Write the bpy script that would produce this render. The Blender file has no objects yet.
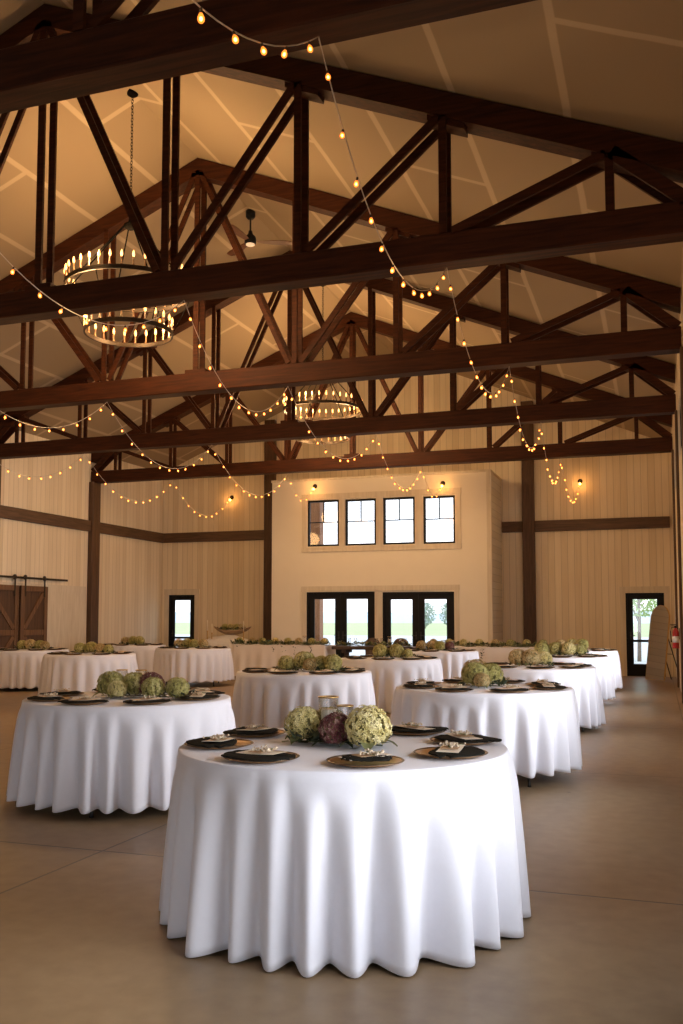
import bpy, math, random
from math import sin, cos, pi, radians, sqrt, atan2, hypot
from mathutils import Vector, Matrix, noise
random.seed(11)
scene = bpy.context.scene
COL = scene.collection

# ------------------------------------------------------------------ helpers
class MB:
    """collects shapes; build() links them as one mesh object"""
    def __init__(s): s.v = []; s.f = []; s.m = []; s.sm = []
    def add(s, vs, fs, mat=0, smooth=False):
        o = len(s.v); s.v += [tuple(v) for v in vs]
        for f in fs:
            s.f.append(tuple(i + o for i in f)); s.m.append(mat); s.sm.append(smooth)
        return s
    def box(s, a, b, mat=0):
        x0, y0, z0 = a; x1, y1, z1 = b
        v = [(x0,y0,z0),(x1,y0,z0),(x1,y1,z0),(x0,y1,z0),(x0,y0,z1),(x1,y0,z1),(x1,y1,z1),(x0,y1,z1)]
        return s.add(v, [(0,3,2,1),(4,5,6,7),(0,1,5,4),(1,2,6,5),(2,3,7,6),(3,0,4,7)], mat)
    def bbox(s, a, b, c=.008, mat=0):
        """box with chamfered edges"""
        x0,y0,z0 = a; x1,y1,z1 = b
        vs=[]; idx={}
        for i,x in enumerate((x0,x1)):
            for j,y in enumerate((y0,y1)):
                for k,z in enumerate((z0,z1)):
                    sx=c if i==0 else -c; sy=c if j==0 else -c; sz=c if k==0 else -c
                    idx[(i,j,k,0)]=len(vs); vs.append((x,y+sy,z+sz))
                    idx[(i,j,k,1)]=len(vs); vs.append((x+sx,y,z+sz))
                    idx[(i,j,k,2)]=len(vs); vs.append((x+sx,y+sy,z))
        fs=[]
        I=lambda i,j,k,a: idx[(i,j,k,a)]
        for i in (0,1):
            fs.append((I(i,0,0,0),I(i,1,0,0),I(i,1,1,0),I(i,0,1,0)))
            fs.append((I(0,i,0,1),I(1,i,0,1),I(1,i,1,1),I(0,i,1,1)))
            fs.append((I(0,0,i,2),I(1,0,i,2),I(1,1,i,2),I(0,1,i,2)))
        for a_ in (0,1):
            for b_ in (0,1):
                fs.append((I(a_,b_,0,0),I(a_,b_,1,0),I(a_,b_,1,1),I(a_,b_,0,1)))
                fs.append((I(a_,0,b_,0),I(a_,1,b_,0),I(a_,1,b_,2),I(a_,0,b_,2)))
                fs.append((I(0,a_,b_,1),I(1,a_,b_,1),I(1,a_,b_,2),I(0,a_,b_,2)))
        for i in (0,1):
            for j in (0,1):
                for k in (0,1): fs.append((I(i,j,k,0),I(i,j,k,1),I(i,j,k,2)))
        return s.add(vs, fs, mat)
    def xzbeam(s, p, q, w, y0, y1, mat=0):
        """plank in the XZ plane from p to q (x,z), width w, between y0 and y1"""
        dx, dz = q[0]-p[0], q[1]-p[1]; L = hypot(dx, dz); nx, nz = -dz/L*w/2, dx/L*w/2
        c = [(p[0]+nx,p[1]+nz),(p[0]-nx,p[1]-nz),(q[0]-nx,q[1]-nz),(q[0]+nx,q[1]+nz)]
        v = [(x,y0,z) for x,z in c]+[(x,y1,z) for x,z in c]
        return s.add(v, [(0,1,2,3),(7,6,5,4),(0,4,5,1),(1,5,6,2),(2,6,7,3),(3,7,4,0)], mat)
    def prism(s, poly, axis, a, b, mat=0):
        """extrude a 2D polygon along axis from a to b"""
        def P(u, v, t): return {'x':(t,u,v),'y':(u,t,v),'z':(u,v,t)}[axis]
        n = len(poly); vs = [P(u,v,a) for u,v in poly]+[P(u,v,b) for u,v in poly]
        fs = [tuple(range(n-1,-1,-1)), tuple(range(n,2*n))]+[(i,(i+1)%n,(i+1)%n+n,i+n) for i in range(n)]
        return s.add(vs, fs, mat)
    def tube(s, pts, r, n=6, mat=0, smooth=True, cap=True):
        pts = [Vector(p) for p in pts]; vs = []; fs = []
        rr = r if isinstance(r, (list, tuple)) else [r]*len(pts)
        up = Vector((0,0,1))
        for i, p in enumerate(pts):
            t = (pts[min(i+1,len(pts)-1)]-pts[max(i-1,0)]).normalized()
            a = t.cross(up if abs(t.z) < .9 else Vector((1,0,0))).normalized(); b = t.cross(a)
            for k in range(n):
                th = 2*pi*k/n; vs.append(p+a*(cos(th)*rr[i])+b*(sin(th)*rr[i]))
        for i in range(len(pts)-1):
            for k in range(n):
                fs.append((i*n+k, i*n+(k+1)%n, (i+1)*n+(k+1)%n, (i+1)*n+k))
        if cap: fs += [tuple(range(n-1,-1,-1)), tuple((len(pts)-1)*n+k for k in range(n))]
        return s.add(vs, fs, mat, smooth)
    def lathe(s, prof, n=24, c=(0,0,0), mat=0, smooth=True, closed=False):
        vs = []; fs = []
        for r, z in prof:
            for k in range(n):
                th = 2*pi*k/n; vs.append((c[0]+r*cos(th), c[1]+r*sin(th), c[2]+z))
        m = len(prof)
        for i in range(m if closed else m-1):
            for k in range(n):
                j = (i+1) % m
                fs.append((i*n+k, i*n+(k+1)%n, j*n+(k+1)%n, j*n+k))
        return s.add(vs, fs, mat, smooth)
    def ball(s, c, r, n=8, m=6, mat=0, sc=(1,1,1)):
        vs = [(c[0], c[1], c[2]-r*sc[2])]; fs = []
        for i in range(1, m):
            ph = -pi/2+pi*i/m
            for k in range(n):
                th = 2*pi*k/n; vs.append((c[0]+r*sc[0]*cos(ph)*cos(th), c[1]+r*sc[1]*cos(ph)*sin(th), c[2]+r*sc[2]*sin(ph)))
        vs.append((c[0], c[1], c[2]+r*sc[2])); top = len(vs)-1
        for k in range(n):
            fs.append((0, 1+(k+1)%n, 1+k)); fs.append((top, 1+(m-2)*n+k, 1+(m-2)*n+(k+1)%n))
        for i in range(m-2):
            for k in range(n):
                fs.append((1+i*n+k, 1+i*n+(k+1)%n, 1+(i+1)*n+(k+1)%n, 1+(i+1)*n+k))
        return s.add(vs, fs, mat, True)
    def build(s, name, mats, parent=None, loc=(0,0,0), rot=(0,0,0), weld=False):
        me = bpy.data.meshes.new(name); me.from_pydata(s.v, [], s.f)
        for m in (mats if isinstance(mats, (list, tuple)) else [mats]): me.materials.append(m)
        me.polygons.foreach_set('material_index', s.m); me.polygons.foreach_set('use_smooth', s.sm)
        me.update()
        import bmesh
        bm = bmesh.new(); bm.from_mesh(me); bmesh.ops.recalc_face_normals(bm, faces=bm.faces); bm.to_mesh(me); bm.free()
        o = bpy.data.objects.new(name, me); COL.objects.link(o); o.location = loc; o.rotation_euler = rot
        if parent: o.parent = parent
        return o

def tag(o, label=None, cat=None, group=None, kind=None):
    if label: o['label'] = label
    if cat: o['category'] = cat
    if group: o['group'] = group
    if kind: o['kind'] = kind
    return o
def empty(name, loc=(0,0,0), rz=0.0):
    o = bpy.data.objects.new(name, None); COL.objects.link(o); o.location = loc; o.rotation_euler = (0,0,rz)
    o.empty_display_size = .1
    return o
def dup(root, loc, rz=0.0, label=None, group=None, scale=None):
    r = root.copy(); COL.objects.link(r); r.location = loc; r.rotation_euler = (0,0,rz)
    if scale: r.scale = (scale,)*3
    if label: r['label'] = label
    if group: r['group'] = group
    for ch in list(root.children):
        c = ch.copy(); COL.objects.link(c); c.parent = r
        for g in list(ch.children):
            d = g.copy(); COL.objects.link(d); d.parent = c
    return r
def struct(name, mb, m, parent=None, label=None):
    o = mb.build(name, m, parent)
    if not parent: o['kind'] = 'structure'
    if label: o['label'] = label
    return o

# ------------------------------------------------------------------ materials
def newmat(name):
    m = bpy.data.materials.new(name); m.use_nodes = True
    nt = m.node_tree; b = nt.nodes['Principled BSDF']
    return m, nt, b
def N(nt, t, **kw):
    n = nt.nodes.new(t)
    for k, v in kw.items():
        if k.startswith('i_'):
            n.inputs[k[2:].replace('_',' ')].default_value = v
        else: setattr(n, k, v)
    return n
def L(nt, a, b): nt.links.new(a, b)
def simple(name, col, rough=.6, metal=0.0, noise_amt=.12, noise_scale=12.0, bump=0.0, sheen=0.0):
    m, nt, b = newmat(name)
    tc = N(nt, 'ShaderNodeTexCoord'); nz = N(nt, 'ShaderNodeTexNoise'); nz.inputs['Scale'].default_value = noise_scale; nz.inputs['Detail'].default_value = 4
    L(nt, tc.outputs['Object'], nz.inputs['Vector'])
    mix = N(nt, 'ShaderNodeMix', data_type='RGBA')
    mix.inputs['A'].default_value = tuple(c*(1-noise_amt) for c in col)+(1,); mix.inputs['B'].default_value = tuple(min(1,c*(1+noise_amt)) for c in col)+(1,)
    L(nt, nz.outputs['Fac'], mix.inputs['Factor']); L(nt, mix.outputs['Result'], b.inputs['Base Color'])
    b.inputs['Roughness'].default_value = rough; b.inputs['Metallic'].default_value = metal
    if sheen: b.inputs['Sheen Weight'].default_value = sheen
    if bump:
        bp = N(nt, 'ShaderNodeBump'); bp.inputs['Strength'].default_value = bump; bp.inputs['Distance'].default_value = .01
        L(nt, nz.outputs['Fac'], bp.inputs['Height']); L(nt, bp.outputs['Normal'], b.inputs['Normal'])
    return m
def emit(name, col, st):
    m, nt, b = newmat(name)
    b.inputs['Base Color'].default_value = col+(1,)
    b.inputs['Emission Color'].default_value = col+(1,); b.inputs['Emission Strength'].default_value = st
    b.inputs['Roughness'].default_value = .3
    return m
def glassmat(name, tint=(1,1,1), refl=.08):
    m, nt, b = newmat(name); nt.nodes.remove(b)
    out = nt.nodes['Material Output']
    t = N(nt, 'ShaderNodeBsdfTransparent'); t.inputs['Color'].default_value = tint+(1,)
    g = N(nt, 'ShaderNodeBsdfGlossy'); g.inputs['Roughness'].default_value = .02
    lw = N(nt, 'ShaderNodeLayerWeight'); lw.inputs['Blend'].default_value = .25
    mp = N(nt, 'ShaderNodeMath', operation='MULTIPLY_ADD'); mp.inputs[1].default_value = .3; mp.inputs[2].default_value = refl
    L(nt, lw.outputs['Fresnel'], mp.inputs[0])
    mx = N(nt, 'ShaderNodeMixShader'); L(nt, mp.outputs[0], mx.inputs['Fac']); L(nt, t.outputs[0], mx.inputs[1]); L(nt, g.outputs[0], mx.inputs[2])
    L(nt, mx.outputs[0], out.inputs['Surface'])
    return m
def woodmat(name, c0, c1, axis='x', rough=.55, grain=(1.2, 14, 14)):
    """stained timber with streaky grain along an axis"""
    m, nt, b = newmat(name)
    tc = N(nt, 'ShaderNodeTexCoord'); mp = N(nt, 'ShaderNodeMapping')
    g = {'x':grain, 'z':(grain[1],grain[1],grain[0]), 'y':(grain[1],grain[0],grain[1])}[axis]
    mp.inputs['Scale'].default_value = g
    nz = N(nt, 'ShaderNodeTexNoise'); nz.inputs['Scale'].default_value = 1.5; nz.inputs['Detail'].default_value = 6; nz.inputs['Distortion'].default_value = .6
    L(nt, tc.outputs['Object'], mp.inputs['Vector']); L(nt, mp.outputs['Vector'], nz.inputs['Vector'])
    cr = N(nt, 'ShaderNodeValToRGB'); cr.color_ramp.elements[0].position = .3; cr.color_ramp.elements[1].position = .72
    cr.color_ramp.elements[0].color = c0+(1,); cr.color_ramp.elements[1].color = c1+(1,)
    L(nt, nz.outputs['Fac'], cr.inputs['Fac']); L(nt, cr.outputs['Color'], b.inputs['Base Color'])
    b.inputs['Roughness'].default_value = rough
    bp = N(nt, 'ShaderNodeBump'); bp.inputs['Strength'].default_value = .15; bp.inputs['Distance'].default_value = .004
    L(nt, nz.outputs['Fac'], bp.inputs['Height']); L(nt, bp.outputs['Normal'], b.inputs['Normal'])
    return m

TRUSS = woodmat('stained_timber', (.022,.0050,.0011), (.066,.0170,.0038), 'x', .68)
TRUSS.node_tree.nodes['Principled BSDF'].inputs['Specular IOR Level'].default_value = .22
POST = woodmat('post_timber', (.060,.028,.012), (.120,.060,.028), 'z', .6)
BELT = woodmat('belt_timber', (.060,.030,.014), (.130,.068,.034), 'x', .6)
BARN = woodmat('barn_door_timber', (.105,.048,.018), (.19,.095,.042), 'z', .6)
BARNSHADE = woodmat('barn_door_shaded_board', (.050,.022,.009), (.105,.050,.022), 'z', .65)  # recessed boards: shade that the flat lighting lacks is put into the colour
TABLEWOOD = woodmat('table_wood', (.045,.026,.015), (.10,.06,.035), 'x', .5)
CHAIRWOOD = woodmat('chair_brown', (.09,.055,.035), (.16,.10,.065), 'z', .6)
PORCH = woodmat('porch_timber', (.22,.09,.04), (.36,.16,.075), 'z', .7)

def boards(name, base, dark, width=.165, horizontal=False, var=.16):
    """whitewashed boards: a tone per board, groove lines, grain and knots"""
    m, nt, b = newmat(name)
    tc = N(nt, 'ShaderNodeTexCoord'); sp = N(nt, 'ShaderNodeSeparateXYZ'); L(nt, tc.outputs['Object'], sp.inputs[0])
    ad = N(nt, 'ShaderNodeMath', operation='ADD'); L(nt, sp.outputs['X'], ad.inputs[0]); L(nt, sp.outputs['Y'], ad.inputs[1])
    along, across = (ad.outputs[0], sp.outputs['Z']) if horizontal else (sp.outputs['Z'], ad.outputs[0])
    dv = N(nt, 'ShaderNodeMath', operation='DIVIDE'); L(nt, across, dv.inputs[0]); dv.inputs[1].default_value = width
    fl = N(nt, 'ShaderNodeMath', operation='FLOOR'); L(nt, dv.outputs[0], fl.inputs[0])
    fr = N(nt, 'ShaderNodeMath', operation='FRACT'); L(nt, dv.outputs[0], fr.inputs[0])
    wn = N(nt, 'ShaderNodeTexWhiteNoise', noise_dimensions='1D'); L(nt, fl.outputs[0], wn.inputs['W'])
    # grain
    cb = N(nt, 'ShaderNodeCombineXYZ')
    s1 = N(nt, 'ShaderNodeMath', operation='MULTIPLY'); L(nt, across, s1.inputs[0]); s1.inputs[1].default_value = 22
    s2 = N(nt, 'ShaderNodeMath', operation='MULTIPLY'); L(nt, along, s2.inputs[0]); s2.inputs[1].default_value = 1.1
    s3 = N(nt, 'ShaderNodeMath', operation='MULTIPLY'); L(nt, fl.outputs[0], s3.inputs[0]); s3.inputs[1].default_value = 7.3
    L(nt, s1.outputs[0], cb.inputs[0]); L(nt, s2.outputs[0], cb.inputs[1]); L(nt, s3.outputs[0], cb.inputs[2])
    nz = N(nt, 'ShaderNodeTexNoise'); nz.inputs['Scale'].default_value = 1.0; nz.inputs['Detail'].default_value = 5; nz.inputs['Distortion'].default_value = .4
    L(nt, cb.outputs[0], nz.inputs['Vector'])
    a = N(nt, 'ShaderNodeMath', operation='MULTIPLY_ADD'); L(nt, wn.outputs['Value'], a.inputs[0]); a.inputs[1].default_value = .62; a.inputs[2].default_value = -.05
    t = N(nt, 'ShaderNodeMath', operation='MULTIPLY_ADD'); L(nt, nz.outputs['Fac'], t.inputs[0]); t.inputs[1].default_value = .75; L(nt, a.outputs[0], t.inputs[2])
    cr = N(nt, 'ShaderNodeValToRGB'); e = cr.color_ramp.elements
    e[0].position = .1; e[0].color = base+(1,); e[1].position = 1.1 if False else 1.0; e[1].color = dark+(1,)
    L(nt, t.outputs[0], cr.inputs['Fac'])
    # groove
    d = N(nt, 'ShaderNodeMath', operation='PINGPONG'); L(nt, fr.outputs[0], d.inputs[0]); d.inputs[1].default_value = .5
    g = N(nt, 'ShaderNodeMapRange'); g.inputs['From Min'].default_value = 0; g.inputs['From Max'].default_value = .045; L(nt, d.outputs[0], g.inputs['Value'])
    mx = N(nt, 'ShaderNodeMix', data_type='RGBA'); L(nt, g.outputs[0], mx.inputs['Factor'])
    mx.inputs['A'].default_value = tuple(c*.62 for c in dark)+(1,); L(nt, cr.outputs['Color'], mx.inputs['B'])
    L(nt, mx.outputs['Result'], b.inputs['Base Color']); b.inputs['Roughness'].default_value = .7
    bp = N(nt, 'ShaderNodeBump'); bp.inputs['Strength'].default_value = .5; bp.inputs['Distance'].default_value = .006
    L(nt, g.outputs[0], bp.inputs['Height']); L(nt, bp.outputs['Normal'], b.inputs['Normal'])
    return m
WALL = boards('whitewashed_boards', (.86,.755,.58), (.68,.56,.385))
SHIP = boards('shiplap', (.70,.655,.56), (.60,.545,.45), .18, True)
TRIMM = woodmat('whitewashed_trim', (.60,.51,.38), (.72,.635,.50), 'z', .7, (1, 9, 9))
PLASTER = simple('plaster', (.80,.72,.585), .8, 0, .03, 3)

def ceilmat():
    m, nt, b = newmat('ceiling_boards')
    tc = N(nt, 'ShaderNodeTexCoord'); sp = N(nt, 'ShaderNodeSeparateXYZ'); L(nt, tc.outputs['Object'], sp.inputs[0])
    # slope distance from ridge
    sx = N(nt, 'ShaderNodeMath', operation='ADD'); L(nt, sp.outputs['X'], sx.inputs[0]); sx.inputs[1].default_value = 6.34
    sc = N(nt, 'ShaderNodeMath', operation='MULTIPLY'); L(nt, sx.outputs[0], sc.inputs[0]); sc.inputs[1].default_value = 1.082
    cb = N(nt, 'ShaderNodeCombineXYZ'); L(nt, sp.outputs['Y'], cb.inputs[0]); L(nt, sc.outputs[0], cb.inputs[1])
    # wobble of the taped seam
    nz = N(nt, 'ShaderNodeTexNoise'); nz.inputs['Scale'].default_value = 2.2; nz.inputs['Detail'].default_value = 3; L(nt, cb.outputs[0], nz.inputs['Vector'])
    off = N(nt, 'ShaderNodeVectorMath', operation='MULTIPLY_ADD'); L(nt, nz.outputs['Color'], off.inputs[0]); off.inputs[1].default_value = (.022,.022,0); L(nt, cb.outputs[0], off.inputs[2])
    br = N(nt, 'ShaderNodeTexBrick'); br.offset = .5
    br.inputs['Scale'].default_value = 1; br.inputs['Brick Width'].default_value = 3.66; br.inputs['Row Height'].default_value = 1.22
    br.inputs['Mortar Size'].default_value = .05; br.inputs['Mortar Smooth'].default_value = .35
    br.inputs['Color1'].default_value = (.29,.212,.130,1); br.inputs['Color2'].default_value = (.31,.228,.142,1); br.inputs['Mortar'].default_value = (.45,.345,.23,1)
    L(nt, off.outputs[0], br.inputs['Vector'])
    L(nt, br.outputs['Color'], b.inputs['Base Color']); b.inputs['Roughness'].default_value = .85
    return m
CEIL = ceilmat()

def floormat():
    m, nt, b = newmat('polished_concrete')
    tc = N(nt, 'ShaderNodeTexCoord'); sp = N(nt, 'ShaderNodeSeparateXYZ'); L(nt, tc.outputs['Object'], sp.inputs[0])
    n1 = N(nt, 'ShaderNodeTexNoise'); n1.inputs['Scale'].default_value = .55; n1.inputs['Detail'].default_value = 7; n1.inputs['Roughness'].default_value = .62; n1.inputs['Distortion'].default_value = .5
    n2 = N(nt, 'ShaderNodeTexNoise'); n2.inputs['Scale'].default_value = 9; n2.inputs['Detail'].default_value = 6
    n3 = N(nt, 'ShaderNodeTexVoronoi'); n3.inputs['Scale'].default_value = 1.9; n3.inputs['Randomness'].default_value = 1
    mpv = N(nt, 'ShaderNodeMapping'); mpv.inputs['Scale'].default_value = (1,.5,1); L(nt, tc.outputs['Object'], mpv.inputs['Vector'])
    L(nt, mpv.outputs['Vector'], n1.inputs['Vector']); L(nt, tc.outputs['Object'], n2.inputs['Vector']); L(nt, tc.outputs['Object'], n3.inputs['Vector'])
    ad = N(nt, 'ShaderNodeMath', operation='MULTIPLY_ADD'); L(nt, n2.outputs['Fac'], ad.inputs[0]); ad.inputs[1].default_value = .3; L(nt, n1.outputs['Fac'], ad.inputs[2])
    cr = N(nt, 'ShaderNodeValToRGB'); e = cr.color_ramp.elements
    e[0].position = .42; e[0].color = (.150,.088,.042,1); e[1].position = .90; e[1].color = (.36,.255,.145,1)
    L(nt, ad.outputs[0], cr.inputs['Fac'])
    spk = N(nt, 'ShaderNodeMapRange'); spk.inputs['From Min'].default_value = .02; spk.inputs['From Max'].default_value = .05; L(nt, n3.outputs['Distance'], spk.inputs['Value'])
    mxs = N(nt, 'ShaderNodeMix', data_type='RGBA'); L(nt, spk.outputs[0], mxs.inputs['Factor']); mxs.inputs['A'].default_value = (.09,.06,.04,1); L(nt, cr.outputs['Color'], mxs.inputs['B'])
    # saw-cut joints at the trusses and along the room
    def line(sock, off, per):
        a = N(nt, 'ShaderNodeMath', operation='ADD'); L(nt, sock, a.inputs[0]); a.inputs[1].default_value = -off+per*20
        d = N(nt, 'ShaderNodeMath', operation='DIVIDE'); L(nt, a.outputs[0], d.inputs[0]); d.inputs[1].default_value = per
        r = N(nt, 'ShaderNodeMath', operation='ROUND'); L(nt, d.outputs[0], r.inputs[0])
        s = N(nt, 'ShaderNodeMath', operation='SUBTRACT'); L(nt, d.outputs[0], s.inputs[0]); L(nt, r.outputs[0], s.inputs[1])
        ab = N(nt, 'ShaderNodeMath', operation='ABSOLUTE'); L(nt, s.outputs[0], ab.inputs[0])
        g = N(nt, 'ShaderNodeMapRange'); g.inputs['From Min'].default_value = .0012; g.inputs['From Max'].default_value = .0032; L(nt, ab.outputs[0], g.inputs['Value'])
        return g.outputs[0]
    j = N(nt, 'ShaderNodeMath', operation='MULTIPLY'); L(nt, line(sp.outputs['Y'], 4.96, 3.893), j.inputs[0]); L(nt, line(sp.outputs['X'], -3.22, 3.52), j.inputs[1])
    mx = N(nt, 'ShaderNodeMix', data_type='RGBA'); L(nt, j.outputs[0], mx.inputs['Factor']); mx.inputs['A'].default_value = (.10,.07,.045,1); L(nt, mxs.outputs['Result'], mx.inputs['B'])
    L(nt, mx.outputs['Result'], b.inputs['Base Color'])
    rr = N(nt, 'ShaderNodeMapRange'); rr.inputs['From Min'].default_value = .3; rr.inputs['From Max'].default_value = .8; rr.inputs['To Min'].default_value = .34; rr.inputs['To Max'].default_value = .55
    L(nt, n1.outputs['Fac'], rr.inputs['Value']); L(nt, rr.outputs[0], b.inputs['Roughness'])
    b.inputs['Specular IOR Level'].default_value = .4
    bp = N(nt, 'ShaderNodeBump'); bp.inputs['Strength'].default_value = .3; bp.inputs['Distance'].default_value = .004
    L(nt, j.outputs[0], bp.inputs['Height']); L(nt, bp.outputs['Normal'], b.inputs['Normal'])
    return m
FLOOR = floormat()

CLOTH = simple('white_cloth', (.775,.77,.825), .85, 0, .02, 40, .04, .15)
BLUSH = simple('cream_cloth', (.83,.76,.69), .85, 0, .03, 30, .04, .15)
GAUZE = simple('white_gauze', (.88,.85,.82), .9, 0, .08, 25, .2)
NAPK = simple('black_gauze', (.014,.013,.010), .95, 0, .5, 60, .4)
NAPK.node_tree.nodes['Principled BSDF'].inputs['Specular IOR Level'].default_value = .1
CHARG = simple('bronze_charger', (.30,.155,.055), .32, .55, .25, 20)
RIM = simple('dark_bronze_rim', (.13,.085,.05), .35, .7, .2, 40)
CARD = simple('cream_card', (.84,.74,.60), .75, 0, .05, 30)
KRAFT = simple('kraft_card', (.52,.34,.19), .75, 0, .08, 30)
DRIED = simple('dried_blossom', (.62,.50,.36), .85, 0, .2, 60)
BLACK = simple('black_paint', (.009,.009,.010), .5, 0, .2, 10)
BLACK.node_tree.nodes['Principled BSDF'].inputs['Specular IOR Level'].default_value = .2
IRON = simple('black_iron', (.040,.026,.015), .45, .5, .3, 20)
BRASS = simple('brass', (.62,.40,.15), .3, .9, .15, 30)
STEEL = simple('dark_steel', (.05,.045,.042), .4, .8, .2, 30)
GLASS = glassmat('window_glass')
CLEAR = glassmat('clear_glass', (.99,.99,.985), .06)
TEAL = glassmat('teal_glass', (.55,.78,.80), .12)
WAX = simple('ivory_wax', (.86,.80,.66), .5, 0, .03, 20)
SLEEVE = simple('candle_sleeve', (.20,.11,.045), .55, 0, .12, 20)
LEAF = simple('eucalyptus_leaf', (.21,.22,.09), .6, 0, .45, 18)
DLEAF = simple('dark_leaf', (.045,.062,.030), .6, 0, .4, 18)
STEM = simple('green_stem', (.13,.16,.05), .6)
RED = simple('extinguisher_red', (.42,.015,.012), .35, 0, .06, 8)
LABELW = simple('label_white', (.80,.78,.74), .6, 0, .04, 20)
CORD = simple('pale_cord', (.55,.47,.38), .6)
FANW = woodmat('fan_blade_wood', (.075,.020,.005), (.15,.042,.011), 'x', .45)
GRASS = simple('meadow', (.60,.63,.30), .95, 0, .18, .12)
PATIO = simple('patio_concrete', (.74,.70,.64), .9, 0, .05, .8)
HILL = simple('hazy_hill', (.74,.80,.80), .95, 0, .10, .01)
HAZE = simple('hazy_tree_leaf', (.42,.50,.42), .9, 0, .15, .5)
TLEAF = simple('tree_leaf', (.36,.48,.16), .7, 0, .4, 5)
BARK = simple('tree_bark', (.22,.17,.13), .9, 0, .3, 14, .5)
FANLIGHT = emit('fan_diffuser', (1,.85,.62), .28)
DARKIRON = simple('darkened_iron', (.006,.005,.004), 1.0, 0, .3, 20)  # iron darkened and left without gloss so the bulbs' light barely shows
DARKIRON.node_tree.nodes['Principled BSDF'].inputs['Specular IOR Level'].default_value = .05
FLAME = emit('candle_bulb', (1.0,.46,.13), 4.2)
FILA = emit('filament', (1.0,.50,.16), 13)
SCON = emit('sconce_bulb', (1.0,.45,.10), 9)
def bulbglass():
    m, nt, b = newmat('amber_bulb_glass'); nt.nodes.remove(b); out = nt.nodes['Material Output']
    t = N(nt, 'ShaderNodeBsdfTransparent'); t.inputs['Color'].default_value = (1,.72,.42,1)
    e = N(nt, 'ShaderNodeEmission'); e.inputs['Color'].default_value = (1,.27,.035,1); e.inputs['Strength'].default_value = 1.15
    g = N(nt, 'ShaderNodeBsdfGlossy'); g.inputs['Roughness'].default_value = .05
    a = N(nt, 'ShaderNodeAddShader'); L(nt, t.outputs[0], a.inputs[0]); L(nt, e.outputs[0], a.inputs[1])
    mx = N(nt, 'ShaderNodeMixShader'); mx.inputs['Fac'].default_value = .08; L(nt, a.outputs[0], mx.inputs[1]); L(nt, g.outputs[0], mx.inputs[2])
    L(nt, mx.outputs[0], out.inputs['Surface']); return m
BULBG = bulbglass()
def flowermat(name, c0, c1, c2):
    m, nt, b = newmat(name)
    tc = N(nt, 'ShaderNodeTexCoord'); oi = N(nt, 'ShaderNodeObjectInfo')
    vm = N(nt, 'ShaderNodeVectorMath', operation='ADD'); L(nt, tc.outputs['Object'], vm.inputs[0]); L(nt, oi.outputs['Random'], vm.inputs[1])
    n1 = N(nt, 'ShaderNodeTexNoise'); n1.inputs['Scale'].default_value = 38; n1.inputs['Detail'].default_value = 2; L(nt, vm.outputs[0], n1.inputs['Vector'])
    n2 = N(nt, 'ShaderNodeTexNoise'); n2.inputs['Scale'].default_value = 9; L(nt, vm.outputs[0], n2.inputs['Vector'])
    av = N(nt, 'ShaderNodeMath', operation='MULTIPLY_ADD'); L(nt, n1.outputs['Fac'], av.inputs[0]); av.inputs[1].default_value = .6
    h = N(nt, 'ShaderNodeMath', operation='MULTIPLY'); L(nt, n2.outputs['Fac'], h.inputs[0]); h.inputs[1].default_value = .4; L(nt, h.outputs[0], av.inputs[2])
    cr = N(nt, 'ShaderNodeValToRGB'); e = cr.color_ramp.elements; e[0].position = .36; e[0].color = c0+(1,); e[1].position = .66; e[1].color = c2+(1,)
    k = e.new(.5); k.color = c1+(1,)
    L(nt, av.outputs[0], cr.inputs['Fac']); L(nt, cr.outputs['Color'], b.inputs['Base Color']); b.inputs['Roughness'].default_value = .7
    return m
FL = {'cream': flowermat('cream_petals', (.40,.33,.10), (.68,.58,.25), (.86,.77,.46)),
      'green': flowermat('green_petals', (.26,.24,.06), (.48,.43,.14), (.72,.64,.32)),
      'antique': flowermat('antique_petals', (.38,.22,.08), (.56,.42,.18), (.76,.63,.38)),
      'burgundy': flowermat('burgundy_petals', (.10,.022,.028), (.20,.06,.055), (.60,.42,.34))}
CORE = simple('bloom_core', (.22,.20,.08), .9, 0, .3, 40)
def mirrormat():
    m, nt, b = newmat('mirror_silver'); b.inputs['Base Color'].default_value = (.86,.86,.84,1); b.inputs['Metallic'].default_value = 1; b.inputs['Roughness'].default_value = .02
    return m
MIRROR = mirrormat()

# ------------------------------------------------------------------ dimensions
XL, XR, XC = -13.88, .40, -6.74
Y0, SP, TD = 4.936, 3.8934, .25           # first truss, spacing, truss depth
ZB, ZT, ZAP, SLOPE = 4.945, 5.245, 8.70, .4137
YB, YF = 24.25, -6.7                      # back wall, wall behind the camera
YV, VX0, VX1, VZ = 22.6, -9.64, -3.82, 5.03
TY = [Y0+SP*k for k in range(5)]
zroof = lambda x: ZAP-SLOPE*abs(x-XC)
ZE = zroof(XR)

# ------------------------------------------------------------------ room shell
struct('floor', MB().box((XL-.2,YF-.2,-.15),(XR+.2,YB+.2,0)), FLOOR)
mb = MB()
for x in (XL-.15, XR+.15):
    a, b_ = (x, zroof(x)+.015), (XC, ZAP+.015)
    mb.prism([a, b_, (b_[0], b_[1]+.15), (a[0], a[1]+.15)], 'y', YF-.2, YB+.2)
struct('ceiling', mb, CEIL)

def wall_rects(mb, u0, u1, z0, z1, holes, put):
    us = sorted({u0, u1, *[h[0] for h in holes], *[h[1] for h in holes]}); zs = sorted({z0, z1, *[h[2] for h in holes], *[h[3] for h in holes]})
    for i in range(len(us)-1):
        for j in range(len(zs)-1):
            cu, cz = (us[i]+us[i+1])/2, (zs[j]+zs[j+1])/2
            if any(h[0] < cu < h[1] and h[2] < cz < h[3] for h in holes): continue
            put(us[i], us[i+1], zs[j], zs[j+1])
    return mb
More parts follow.
